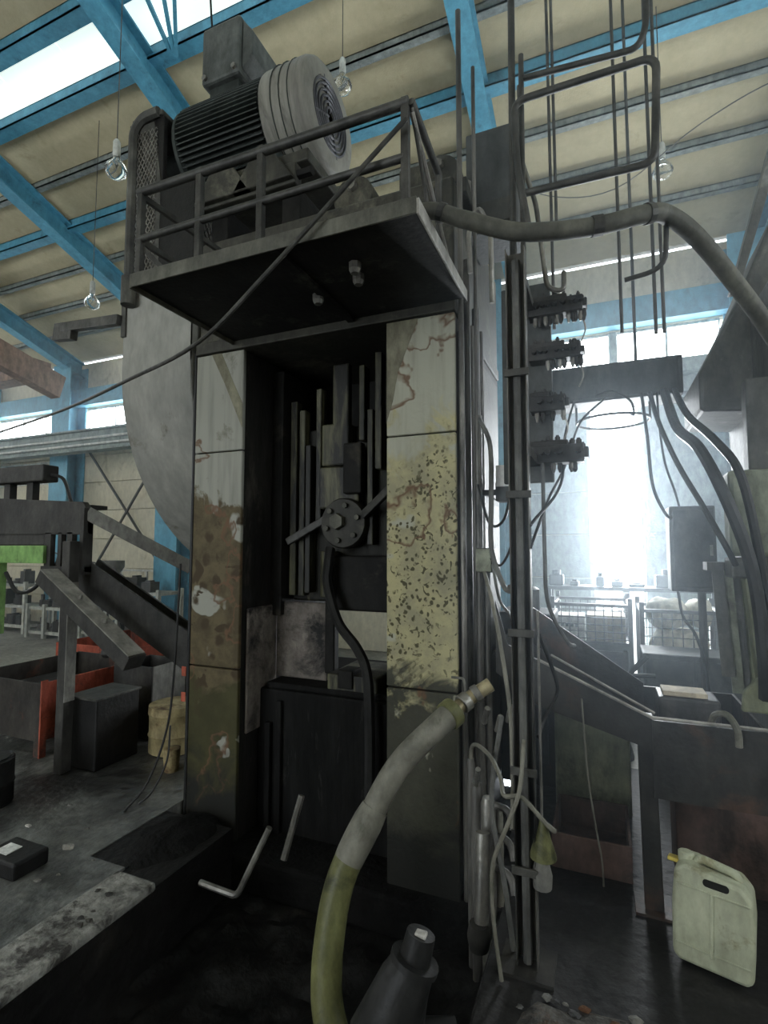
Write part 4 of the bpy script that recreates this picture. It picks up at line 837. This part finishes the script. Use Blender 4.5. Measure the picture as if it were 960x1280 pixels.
tag(MB().box(0.60, 0.70, 3.3, 3.4, 0.0, 0.52).build('red_block', 'bin_red', None, 0.01), 'dull red block standing behind the rust-brown scrap bin', 'block')
cab([(-0.102, 2.64, 0.90), (-0.084, 2.64, 0.567), (-0.055, 2.66, 0.319), (-0.034, 2.7, 0.16), (-0.03, 2.75, 0.02)], 0.004, 'hose_grey', 'thin pale wire hanging from the chute to the floor', 'wire', None, 'hanging_wire')

open_box('steel_crate', -0.43, 0.21, 5.53, 6.17, 0.0, 0.61, 'bin_dark', 'dark steel crate underneath the wire basket of cartons', 'crate')
hu = thing('gap_blocker', (-0.45, 3.9, 0), 'dark grey box added to darken the gap behind the cable post', 'added box')
MB().box(-0.682, -0.31, 3.75, 4.15, 0.0, 1.15).build('tank', 'chute_steel', hu, 0.012)  # dark box added to hide the bright floor in this gap
MB().box(-0.62, -0.36, 3.742, 3.75, 0.15, 0.55).build('cover', 'cabinet_dark', hu, 0.005)
MB().lathe([(0.06, 1.15), (0.06, 1.30), (0.03, 1.32)], (-0.48, 3.95, 0), 'Z', 14).build('blocker_cap', 'pipe_grey', hu, 0, True)
# ---- jerrycan leaning back a little
jc = thing('jerrycan', (0.36, 2.42, 0.0), 'dirty pale green plastic jerrycan standing beside the chute leg', 'jerrycan')
def rounded(w_, h_, r, n=4):
    out = []
    for cx_, cz_, a0 in ((w_ / 2 - r, r, -PI / 2), (w_ / 2 - r, h_ - r, 0), (-w_ / 2 + r, h_ - r, PI / 2), (-w_ / 2 + r, r, PI)):
        for k in range(n + 1): a = a0 + PI / 2 * k / n; out.append((cx_ + r * math.cos(a), cz_ + r * math.sin(a)))
    return out
J = Matrix.Translation((0.36, 2.44, 0.012)) @ Matrix.Rotation(math.radians(-6), 4, 'X') @ Matrix.Rotation(math.radians(-14), 4, 'Z') @ Matrix.Rotation(math.radians(3), 4, 'Y')
def jb_build(m, name, mat, bevel=0.0, smooth=True, parent=None):
    m.v = [tuple(J @ Vector(p)) for p in m.v]; return m.build(name, mat, parent or jc, bevel, smooth, 3)
body = [(-0.13, 0.02), (-0.11, 0.0), (0.11, 0.0), (0.13, 0.02), (0.135, 0.20), (0.128, 0.285), (0.09, 0.325), (-0.02, 0.335), (-0.06, 0.345), (-0.10, 0.345), (-0.128, 0.32), (-0.135, 0.2)]
bo = jb_build(MB().prism(body, -0.085, 0.085, 'Y'), 'can_body', 'jerry_plastic', 0.018)
jb_build(MB().box(-0.006, 0.006, -0.092, -0.084, 0.05, 0.27), 'mould_rib', 'jerry_plastic', 0.003, True, bo)
jb_build(MB().box(-0.12, 0.12, -0.090, -0.084, 0.06, 0.068), 'mould_rib', 'jerry_plastic', 0.003, True, bo)
jb_build(MB().box(-0.12, 0.12, -0.090, -0.084, 0.268, 0.276), 'mould_rib', 'jerry_plastic', 0.003, True, bo)
jb_build(MB().tube(fillet([(-0.06, -0.01, 0.335), (-0.045, -0.01, 0.358), (0.07, -0.01, 0.342), (0.085, -0.01, 0.318)], 0.02), 0.016, 10), 'handle', 'jerry_plastic')
jb_build(MB().lathe([(0.03, 0.0), (0.03, 0.035), (0.024, 0.04)], (-0.095, 0.0, 0.325), 'Z', 14), 'cap', 'jerry_plastic')
jb_build(MB().box(-0.16, -0.12, -0.02, 0.02, 0.315, 0.33), 'cap_strap', 'yellow_cap', 0.004)
jb_build(MB().prism(rounded(0.075, 0.022, 0.01), -0.0895, -0.0845, 'Y').__class__().add([(x + 0.012, -0.088 + d, z + 0.292) for d in (0, 0.004) for x, z in rounded(0.085, 0.026, 0.012)], [tuple(range(20)), tuple(range(20, 40))] + [(i, (i + 1) % 20, 20 + (i + 1) % 20, 20 + i) for i in range(20)]), 'grip_recess', 'press_dark')

# ================================================================== BEHIND: WIRE PALLET BASKETS, SHELF, SACKS
def basket(x0, x1, y0, y1, z0, z1, label, nx, nz, mesh_z):
    o = thing('wire_basket', ((x0 + x1) / 2, (y0 + y1) / 2, 0), label, 'basket')
    for x in (x0, x1):
        for y in (y0, y1): MB().box(x - 0.02, x + 0.02, y - 0.02, y + 0.02, 0, z1 + 0.06).build('corner_post', 'wire_steel', o)
    for y in (y0, y1):
        MB().box(x0, x1, y - 0.018, y + 0.018, z1 - 0.03, z1).build('top_bar', 'wire_steel', o)
        MB().box(x0, x1, y - 0.015, y + 0.015, z0, z0 + 0.04).build('bottom_bar', 'wire_steel', o)
    for x in (x0, x1): MB().box(x - 0.015, x + 0.015, y0, y1, z1 - 0.03, z1).build('top_bar', 'wire_steel', o)
    m = MB()
    for k in range(1, nx): x = x0 + (x1 - x0) * k / nx; m.box(x - 0.004, x + 0.004, y0 - 0.004, y0 + 0.004, z0, z1 - 0.03)
    for k in range(1, nz): z = z0 + (z1 - z0) * k / nz; m.box(x0, x1, y0 - 0.009, y0 - 0.003, z - 0.004, z + 0.004)
    w_ = m.build('wire_panel', 'wire_steel', o); w_['kind'] = 'stuff'
    m = MB()
    for k in range(1, nx): x = x0 + (x1 - x0) * k / nx; m.box(x - 0.004, x + 0.004, y1 - 0.004, y1 + 0.004, z0, z1 - 0.03)
    for k in range(1, nz): z = z0 + (z1 - z0) * k / nz; m.box(x0, x1, y1 + 0.003, y1 + 0.009, z - 0.004, z + 0.004)
    w_ = m.build('wire_panel', 'wire_steel', o); w_['kind'] = 'stuff'
    MB().box(x0, x1, y0, y1, z0 - 0.03, z0).build('floor_plate', 'wire_steel', o)
    return o
basket(-0.46, 0.24, 5.5, 6.2, 0.66, 1.06, 'dark wire pallet basket holding cartons before the open door', 9, 6, 0)
basket(0.32, 0.95, 5.2, 5.8, 0.5, 1.06, 'dark wire pallet basket piled with pale sacks', 8, 7, 0)
c1 = thing('carton', (-0.3, 5.7, 0.66), 'white printed carton in the wire basket', 'carton')
MB().box(-0.43, -0.17, 5.56, 5.85, 0.662, 0.93).build('body', 'carton_white', c1, 0.004)
for k in range(4): MB().box(-0.39 + k * 0.045, -0.365 + k * 0.045, 5.556, 5.56, 0.82, 0.85).build('printed_mark', 'carton_print', c1)
MB().box(-0.39, -0.22, 5.556, 5.56, 0.72, 0.735).build('printed_mark', 'carton_print', c1)
c1 = thing('carton', (0.03, 5.7, 0.66), 'plain tan carton in the wire basket', 'carton')
MB().box(-0.15, 0.20, 5.58, 5.95, 0.662, 0.94).build('body', 'carton', c1, 0.004)
MB().box(0.01, 0.04, 5.576, 5.58, 0.662, 0.94).build('tape', 'sack', c1)
def sack(x, y, z, rx, ry, rz, label, seed):
    m = MB(); n, k = 18, 10
    prof = [(max(0.02, math.sin(PI * i / k)) ** 0.6, -math.cos(PI * i / k)) for i in range(k + 1)]
    m.lathe(prof, (0, 0, 0), 'Z', n)
    m.v = [(x + rx * a, y + ry * b_, z + rz * c) for a, b_, c in m.v]
    o = m.build('sack', 'sack', None, 0, True); noisy(o, 0.045, 7.0, seed)
    return tag(o, label, 'sack')
sack(0.54, 5.49, 1.0, 0.17, 0.2, 0.15, 'larger pale crumpled sack heaped on the wire basket', 3)
sack(0.80, 5.47, 1.0, 0.10, 0.17, 0.13, 'smaller pale crumpled sack beside the larger sack', 8)
sack(0.63, 5.5, 0.69, 0.25, 0.22, 0.17, 'pale sack at the bottom of the second wire basket', 12)
tb_ = thing('parts_table', (0.3, 6.6, 0), 'narrow dark parts table in front of the open door', 'table')
MB().box(-0.62, 1.2, 6.4, 6.8, 1.12, 1.16).build('table_top', 'wire_steel', tb_)
for x in (-0.58, 0.25, 1.15):
    for y in (6.43, 6.77): MB().box(x - 0.03, x + 0.03, y - 0.02, y + 0.02, 0, 1.12).build('leg', 'wire_steel', tb_)
for (x, w_, h_, t) in ((-0.50, 0.16, 0.18, 'dark square casting at the end of the parts table'), (-0.30, 0.10, 0.07, 'flat dark casting on the parts table'), (-0.02, 0.09, 0.16, 'upright dark casting on the parts table by the door'), (0.16, 0.12, 0.09, 'low dark casting on the parts table in the door light'), (0.36, 0.16, 0.05, 'thin dark ring casting on the parts table'), (0.72, 0.34, 0.20, 'long dark gearbox casting on the parts table')):
    o = thing('casting', (x, 6.6, 1.16), t, 'metal part')
    MB().box(x - w_ / 2, x + w_ / 2, 6.5, 6.66, 1.161, 1.16 + h_ * 0.7).build('base', 'part_dark', o, 0.012)
    MB().lathe([(w_ * 0.3, 0), (w_ * 0.3, h_ * 0.3), (w_ * 0.2, h_ * 0.32)], (x, 6.58, 1.16 + h_ * 0.7), 'Z', 12).build('boss', 'part_dark', o, 0, True)
# scrap lying behind the chute
for k, (pts, t) in enumerate((([(-0.3, 4.4, 0.62), (0.35, 4.45, 0.64)], 'long rusty bar lying across the dim stack behind the chute'), ([(0.05, 4.3, 0.55), (0.28, 4.1, 0.85)], 'rusty bar propped on the dim stack behind the chute'))):
    tag(MB().tube(pts, 0.02, 8).build('scrap_bar', 'chute_steel'), t, 'bar')
tag(heap('scrap_heap', -0.12, 4.55, 0.0, 0.32, 0.3, 0.62, 'scrap_dark', 21), 'tall dark heap of metal scrap behind the chute', 'scrap heap')
wc = thing('steel_cabinet', (0.6, 4.75, 0), 'plain dark steel cabinet standing behind the control box', 'cabinet')
MB().box(0.28, 0.98, 4.6, 5.0, 0, 0.78).build('body', 'cabinet_dark', wc, 0.01)
for x0 in (0.30, 0.64): MB().box(x0, x0 + 0.32, 4.59, 4.6, 0.04, 0.74).build('door', 'cabinet_dark', wc, 0.004)

# ================================================================== LEFT: FEEDER, CHUTES, BINS
fd = thing('bar_feeder', (-4.0, 2.95, 0), 'dark bar feeder bridge on a post with green bracket beside red bins', 'feeder')
MB().prism([(-5.4, 1.72), (-3.56, 1.70), (-3.56, 1.88), (-3.62, 1.95), (-5.4, 2.06)], 2.75, 2.80, 'Y').build('bridge_plate', 'feed_frame', fd, 0.006)
MB().box(-5.4, -3.6, 2.80, 2.95, 1.90, 1.93).build('bridge_deck', 'feed_frame', fd)
MB().box(-4.6, -4.0, 2.72, 2.75, 1.48, 1.62).build('green_plate', 'green_paint', fd, 0.004)
MB().box(-4.75, -4.55, 2.70, 2.80, 0.9, 1.62).build('green_leg', 'green_paint', fd, 0.004)
MB().box(-3.645, -3.565, 2.62, 2.70, 0.0, 1.65).build('post', 'feed_frame', fd, 0.006)
MB().box(-3.565, -3.558, 2.62, 2.70, 0.5, 1.35).build('post_face', 'feed_top', fd)
MB().box(-3.60, -3.56, 2.72, 2.80, 1.42, 1.90).build('end_frame', 'feed_frame', fd)
MB().box(-4.05, -3.56, 2.74, 2.80, 1.40, 1.46).build('lower_rail', 'feed_frame', fd)
for (x0, x1) in ((-4.03, -3.96), (-3.88, -3.84), (-3.78, -3.72)): MB().box(x0, x1, 2.75, 2.79, 1.45, 1.72).build('stay', 'feed_frame', fd)
MB().box(-5.4, -4.05, 2.76, 2.84, 1.62, 1.73).build('motor_housing', 'feed_frame', fd, 0.01)
bx = thing('feeder_control', (-4.55, 2.95, 1.98), 'small dark control unit on two legs on the feeder bridge', 'control box')
MB().box(-4.95, -4.28, 2.88, 3.02, 2.16, 2.30).build('body', 'feed_frame', bx, 0.01)
for x in (-4.8, -4.5): MB().box(x - 0.04, x + 0.04, 2.92, 2.98, 1.97, 2.16).build('leg', 'feed_frame', bx)
MB().tube(catmull([(-4.28, 2.95, 2.22), (-4.12, 2.95, 2.17), (-4.02, 2.95, 1.98)], 5), 0.014, 6).build('lead', 'rubber_black', bx, 0, True)
# upper slanting guard channel
tag(MB().bar((-3.585, 2.765, 1.865), (-3.06, 3.30, 1.44), 0.06, 0.10).build('guard_channel', 'feed_top', None, 0.004), 'grey channel slanting from feeder bridge down behind the press', 'channel')
dc = thing('delivery_chute', (-3.4, 2.75, 0.75), 'long dark delivery chute slanting from feeder to the press', 'chute')
MB().bar((-3.95, 2.808, 1.53), (-2.56, 2.808, 0.87), 0.02, 0.25, (0, 0, 1)).build('side_plate', 'feed_frame', dc, 0.004)
MB().bar((-3.95, 2.985, 1.44), (-2.56, 2.985, 0.78), 0.34, 0.02, (0, 0, 1)).build('slide_plate', 'feed_frame', dc)
MB().bar((-3.95, 3.155, 1.47), (-2.56, 3.155, 0.81), 0.02, 0.08, (0, 0, 1)).build('side_plate', 'feed_frame', dc)
ds = thing('short_chute', (-3.3, 2.6, 0.8), 'short grey box-section chute below the long delivery chute', 'chute')
MB().bar((-3.70, 2.552, 1.40), (-2.80, 2.54, 0.86), 0.14, 0.10, (0, 0, 1)).build('box_section', 'feed_frame', ds, 0.006)
MB().bar((-3.68, 2.552, 1.445), (-2.79, 2.54, 0.912), 0.13, 0.012, (0, 0, 1)).build('top_plate', 'chute_pale', ds)  # plate paler than the box section under it
for (x, z) in ((-3.35, 1.235), (-3.1, 1.085)): MB().lathe([(0.02, 0), (0.02, 0.03)], (x, 2.548, z + 0.012), 'Z', 6).build('bolt', 'bare_steel', ds)
MB().tube(catmull([(-4.5, 2.76, 1.40), (-4.35, 2.76, 1.25), (-4.15, 2.76, 1.28), (-4.0, 2.76, 1.42)], 5), 0.016, 6).build('feeder_hose', 'rubber_black', fd, 0, True)
# bins on the floor
rb1 = open_box('red_bin', -4.9, -4.0, 2.75, 3.75, 0.0, 0.56, 'bin_dark', 'dark fronted scrap bin with a red end wall beside the feeder post', 'bin', 'bin_red', 0.12)
MB().box(-4.0, -3.985, 2.75, 2.80, 0.0, 0.58).build('corner_angle', 'bin_red', rb1)
open_box('red_bin', -5.6, -4.5, 4.0, 5.0, 0.0, 0.56, 'bin_red', 'weathered red scrap bin behind the dark fronted bin', 'bin', 'bin_red', 0.12)
open_box('red_bin', -4.05, -3.0, 4.05, 4.9, 0.0, 0.46, 'bin_dark', 'dark red scrap bin beneath the delivery chute', 'bin', 'bin_red', 0.10)
open_box('small_bin', -3.94, -3.50, 3.35, 3.75, 0.0, 0.60, 'feed_frame', 'narrow dark grey bin between the red bins', 'bin', 'feed_top')
tag(MB().tube([(-4.42, 3.65, 0.60), (-4.30, 3.66, 0.61)], 0.05, 10).build('round_billet', 'part_dark', None, 0.004), 'short round dark billet lying on the bin rim', 'billet')
tag(MB().box(-4.86, -4.52, 3.0, 3.5, 0.135, 0.42).build('scrap_block', 'part_dark', None, 0.02), 'dark scrap block lying in the dark fronted bin', 'block')
bk = thing('black_tank', (-3.55, 2.85, 0), 'square black oil tank with grey rim next to the feeder post', 'tank')
MB().box(-3.68, -3.38, 2.74, 3.12, 0.0, 0.505).build('body', 'bin_black', bk, 0.012)
MB().box(-3.69, -3.37, 2.73, 3.13, 0.495, 0.512).build('rim', 'rail_steel', bk, 0.003)  # rim greyer than the tank body
MB().box(-3.86, -3.69, 2.84, 3.05, 0.0, 0.44).build('side_box', 'bin_black', bk, 0.012)
drm = thing('yellow_drum', (-3.1, 3.25, 0), 'dented dirty yellow drum on the floor beside the press', 'drum')
MB().lathe([(0.17, 0.0), (0.19, 0.01), (0.19, 0.13), (0.198, 0.14), (0.19, 0.15), (0.19, 0.29), (0.198, 0.30), (0.195, 0.36), (0.18, 0.36)], (-3.19, 3.30, 0.0), 'Z', 26).build('shell', 'drum_yellow', drm, 0, True)
MB().lathe([(0.18, 0.335), (0.02, 0.33)], (-3.19, 3.30, 0.0), 'Z', 22).build('content', 'bin_black', drm)
tag(MB().lathe([(0.05, 0), (0.055, 0.06), (0.06, 0.16), (0.03, 0.17)], (-2.90, 2.98, 0.0), 'Z', 14).build('oil_can', 'drum_yellow', None, 0, True), 'small yellow oil can between drum and press', 'can')
for k, (x, y, z, t) in enumerate(((-2.512, 2.645, 0.78, 'small red tag hanging on the press edge above the drum'), (-2.512, 2.645, 0.62, 'small red tag hanging on the press edge below the other tag'))):
    tag(MB().box(x, x + 0.035, y, y + 0.006, z, z + 0.06).build('red_tag', 'bin_red', None, 0.002), t, 'tag')
cab([(-2.50, 2.60, 1.50), (-2.53, 2.60, 0.8), (-2.56, 2.58, 0.45), (-2.62, 2.50, 0.16), (-2.72, 2.42, 0.0)], 0.007, 'rubber_black', 'black lead hanging down the outer edge of the left column')
cab([(-2.50, 2.55, 0.5), (-2.49, 2.52, 0.3), (-2.53, 2.45, 0.14), (-2.58, 2.40, 0.08)], 0.006, 'rubber_black', 'short black lead trailing into the soot heap')

# ---- racks along the far wall on the left
def rack(x0, x1, y0, y1, levels, label, n_up):
    o = thing('storage_rack', ((x0 + x1) / 2, (y0 + y1) / 2, 0), label, 'rack')
    for k in range(n_up + 1):
        x = x0 + (x1 - x0) * k / n_up
        for y in (y0, y1): MB().box(x - 0.03, x + 0.03, y - 0.03, y + 0.03, 0, levels[-1] + 0.05).build('upright', 'rack_steel', o)
    for z in levels: MB().box(x0, x1, y0, y1, z - 0.05, z).build('shelf', 'rack_steel', o)
    return o
rack(-12.2, -10.0, 6.5, 7.0, (0.15, 0.52, 0.92), 'long pale storage rack crowded with dark parts far behind the feeder', 2)
rack(-9.6, -8.7, 6.3, 6.8, (0.12, 0.55), 'low pale storage rack with dark parts beside the long rack', 2)
rack(-8.5, -6.7, 6.5, 7.0, (0.15, 0.5, 0.86), 'pale storage rack of dark parts under the low window', 2)
kinds = ('dark stepped gear blank', 'dark square die block', 'dark round flange')
cnt = 0
for (x0, x1, y, zs, where) in ((-12.2, -10.0, 6.75, (0.15, 0.52, 0.92), 'on the long rack'), (-9.6, -8.7, 6.55, (0.12, 0.55), 'on the low rack'), (-8.5, -6.7, 6.75, (0.15, 0.5, 0.86), 'on the rack under the window')):
    for z in zs:
        x = x0 + 0.12
        while x < x1 - 0.15:
            w_ = random.uniform(0.1, 0.24); h_ = random.uniform(0.08, 0.26); kd = random.randrange(3)
            m = MB()
            if kd == 0: m.lathe([(w_ / 2, 0), (w_ / 2, h_ * 0.5), (w_ * 0.3, h_ * 0.55), (w_ * 0.3, h_)], (x + w_ / 2, y - 0.1, z), 'Z', 10)
            elif kd == 1: m.box(x, x + w_, y - 0.2, y, z, z + h_).box(x + w_ * 0.2, x + w_ * 0.7, y - 0.16, y - 0.05, z + h_, z + h_ * 1.15)
            else: m.lathe([(w_ / 2, 0), (w_ / 2, h_ * 0.3), (w_ * 0.25, h_ * 0.35), (w_ * 0.22, h_), (w_ * 0.32, h_)], (x + w_ / 2, y - 0.1, z), 'Z', 12)
            tag(m.build('stored_part', 'part_dark'), kinds[kd] + ' ' + where, 'metal part', 'stored parts ' + where)
            x += w_ + random.uniform(0.03, 0.12)
bw = thing('metal_hopper', (-7.2, 6.0, 0), 'grey conical hopper on a stand before the far wall', 'hopper')
MB().lathe([(0.10, 1.12), (0.11, 1.16), (0.20, 1.30), (0.20, 1.40), (0.18, 1.40), (0.08, 1.2)], (-7.2, 6.0, 0), 'Z', 20).build('bowl', 'feed_top', bw, 0, True)
MB().lathe([(0.11, 0.98), (0.11, 1.12)], (-7.2, 6.0, 0), 'Z', 14).build('neck', 'feed_frame', bw, 0, True)
for a in (0.5, 2.6, 4.7): MB().bar((-7.2 + 0.08 * math.cos(a), 6 + 0.08 * math.sin(a), 1.0), (-7.2 + 0.22 * math.cos(a), 6 + 0.22 * math.sin(a), 0), 0.03, 0.03).build('leg', 'feed_frame', bw)
wl = thing('wall_lamp', (-7.0, 7.45, 2.0), 'small round white wall lamp on the far wall boards', 'lamp')
MB().lathe([(0.09, -0.1), (0.10, -0.06), (0.06, 0.04)], (-7.62, 7.45, 2.14), 'Y', 16).build('bowl', 'cabinet_white', wl, 0, True)
MB().box(-7.66, -7.58, 7.46, 7.5, 2.1, 2.18).build('base', 'cabinet_dark', wl)
cab([(-9.5, 6.3, 1.75), (-8.6, 6.1, 1.50), (-7.9, 6.05, 1.40), (-7.35, 6.0, 1.33)], 0.012, 'rubber_black', 'black lead running to the grey conical hopper')

# ---- pendant bulbs
def pendant(x, y, zb, label):
    o = thing('pendant_bulb', (x, y, zb), label, 'lamp')
    MB().tube([(x, y, zb + 0.28), (x, y, roof_z(y) + 0.1)], 0.004, 6).build('cord', 'rubber_grey', o)
    MB().lathe([(0.018, 0.28), (0.028, 0.26), (0.03, 0.16), (0.026, 0.13)], (x, y, zb), 'Z', 12).build('socket', 'bakelite', o, 0, True)
    MB().lathe([(0.02, 0.14), (0.03, 0.11), (0.07, 0.06), (0.085, 0.02), (0.07, -0.02), (0.03, -0.045), (0.005, -0.05)], (x, y, zb), 'Z', 18).build('bulb', 'bulb_glass', o, 0, True)
    MB().tube([(x - 0.02, y, zb + 0.1), (x, y, zb + 0.05), (x + 0.02, y, zb + 0.1)], 0.004, 5).build('filament', 'bakelite', o)
pendant(-3.535, 2.86, 4.62, 'clear glass bulb hanging left of the belt guard')
pendant(-2.004, 3.856, 5.66, 'clear glass bulb hanging behind the motor fan cowl')
pendant(-5.35, 4.08, 4.40, 'clear glass bulb hanging under the blue rafters near the bracket arm')
pendant(0.577, 4.882, 4.83, 'clear glass bulb hanging beyond the bent tube loop')
cab([(1.9, 3.4, 4.15), (1.3, 4.0, 4.72), (0.8, 4.4, 4.84), (0.2, 4.95, 4.84), (-0.4, 5.35, 5.2), (-0.96, 5.6, 5.76)], 0.005, 'rubber_grey', 'thin sagging lead strung under the roof past a bulb', 'cable', None, 'lamp_lead')

# ---- bits of scrap on floor, kerb and in the pit
def chip(x, y, z, s, mat, label, group, seed):
    rs = random.Random(seed); m = MB(); n = 6
    vs = []
    for (h, f) in ((0, 1.0), (0.35, 0.8), (0.5, 0.35)):
        for k in range(n):
            a = 2 * PI * k / n + rs.random() * 0.5; r = s * f * rs.uniform(0.6, 1.1); vs.append((x + r * math.cos(a) * 1.3, y + r * math.sin(a), z + s * h * rs.uniform(0.7, 1.1)))
    m.add(vs, [(j * n + k, j * n + (k + 1) % n, (j + 1) * n + (k + 1) % n, (j + 1) * n + k) for j in range(2) for k in range(n)] + [tuple(range(n - 1, -1, -1)), tuple(range(2 * n, 3 * n))])
    tag(m.build('scrap_chip', mat), label, 'scrap', group)
for k in range(10): chip(-2.13 + random.uniform(-0.09, 0.09), random.uniform(1.2, 1.95), 0.012, random.uniform(0.008, 0.02), 'scrap_dark', 'small dark chip of scale lying on the pale kerb', 'scale chips on the kerb', k)
for k, (x, y, s) in enumerate(((-3.09, 2.09, 0.02), (-2.67, 2.03, 0.035), (-2.55, 1.78, 0.02), (-3.1, 2.35, 0.015), (-2.5, 1.85, 0.012), (-2.45, 2.0, 0.010), (-2.75, 2.2, 0.012))):
    chip(x, y, 0.0, s, 'scrap_grey' if k not in (0, 1) else 'scrap_pale', 'pale scrap chip lying on the oily floor left of the kerb', 'pale chips on the oily floor', 30 + k)
for k in range(26): chip(random.uniform(-1.95, -0.7), random.uniform(0.75, 1.65), -0.36, random.uniform(0.015, 0.06), ('scrap_dark', 'scrap_grey', 'scrap_dark', 'scrap_rust')[k % 4], 'grimy scrap lump lying on the pit bottom', 'scrap lumps in the pit', 60 + k)
for k in range(70): chip(random.uniform(-0.36, 0.22), random.uniform(1.45, 2.05), 0.012, random.uniform(0.008, 0.024), ('scrap_dark', 'scrap_dark', 'scrap_rust', 'part_dark', 'scrap_grey')[k % 5], 'scrap fragment strewn on the floor round the swarf heap', 'fragments beside the pit', 100 + k)
tag(MB().box(-2.90, -2.64, 1.72, 1.90, 0.0, 0.08).build('die_insert', 'bin_black', None, 0.012), 'small black die insert on the oily floor left of the kerb', 'block')
tag(MB().box(-2.85, -2.76, 1.76, 1.84, 0.081, 0.085).build('paper_scrap', 'paper_white'), 'scrap of white paper lying on the black die insert', 'paper')
lt = thing('black_drum', (-3.62, 2.15, 0), 'black dented drum standing on the floor in front of the red bins', 'drum')
MB().lathe([(0.14, 0), (0.15, 0.01), (0.15, 0.12), (0.155, 0.13), (0.15, 0.14), (0.15, 0.27), (0.14, 0.28)], (-3.60, 2.15, 0), 'Z', 22).build('shell', 'bin_black', lt, 0, True)
MB().lathe([(0.13, 0.28), (0.13, 0.285)], (-3.60, 2.15, 0), 'Z', 22).build('lid', 'bin_black', lt, 0, True)

# ---- thin smoky haze in the hall, extended forward at right for lens veil
hv = bpy.data.materials.new('haze'); hv.use_nodes = True
nt = hv.node_tree; nt.nodes.remove(nt.nodes['Principled BSDF'])
vsn = nt.nodes.new('ShaderNodeVolumeScatter'); vsn.inputs['Color'].default_value = (0.78, 0.90, 1.0, 1); vsn.inputs['Density'].default_value = 0.026; vsn.inputs['Anisotropy'].default_value = 0.72
nt.links.new(vsn.outputs[0], nt.nodes['Material Output'].inputs['Volume'])
MATS['haze'] = hv
ho = MB().prism([(-14.9, 4.1), (-0.60, 4.1), (-0.60, 1.5), (3.8, 1.5), (3.8, 7.08), (-14.9, 7.08)], 0.05, 5.2, 'Z').build('haze', 'haze')
tag(ho, 'thin bluish haze for smoke and lens veil hanging in the hall air', 'haze', None, 'stuff')
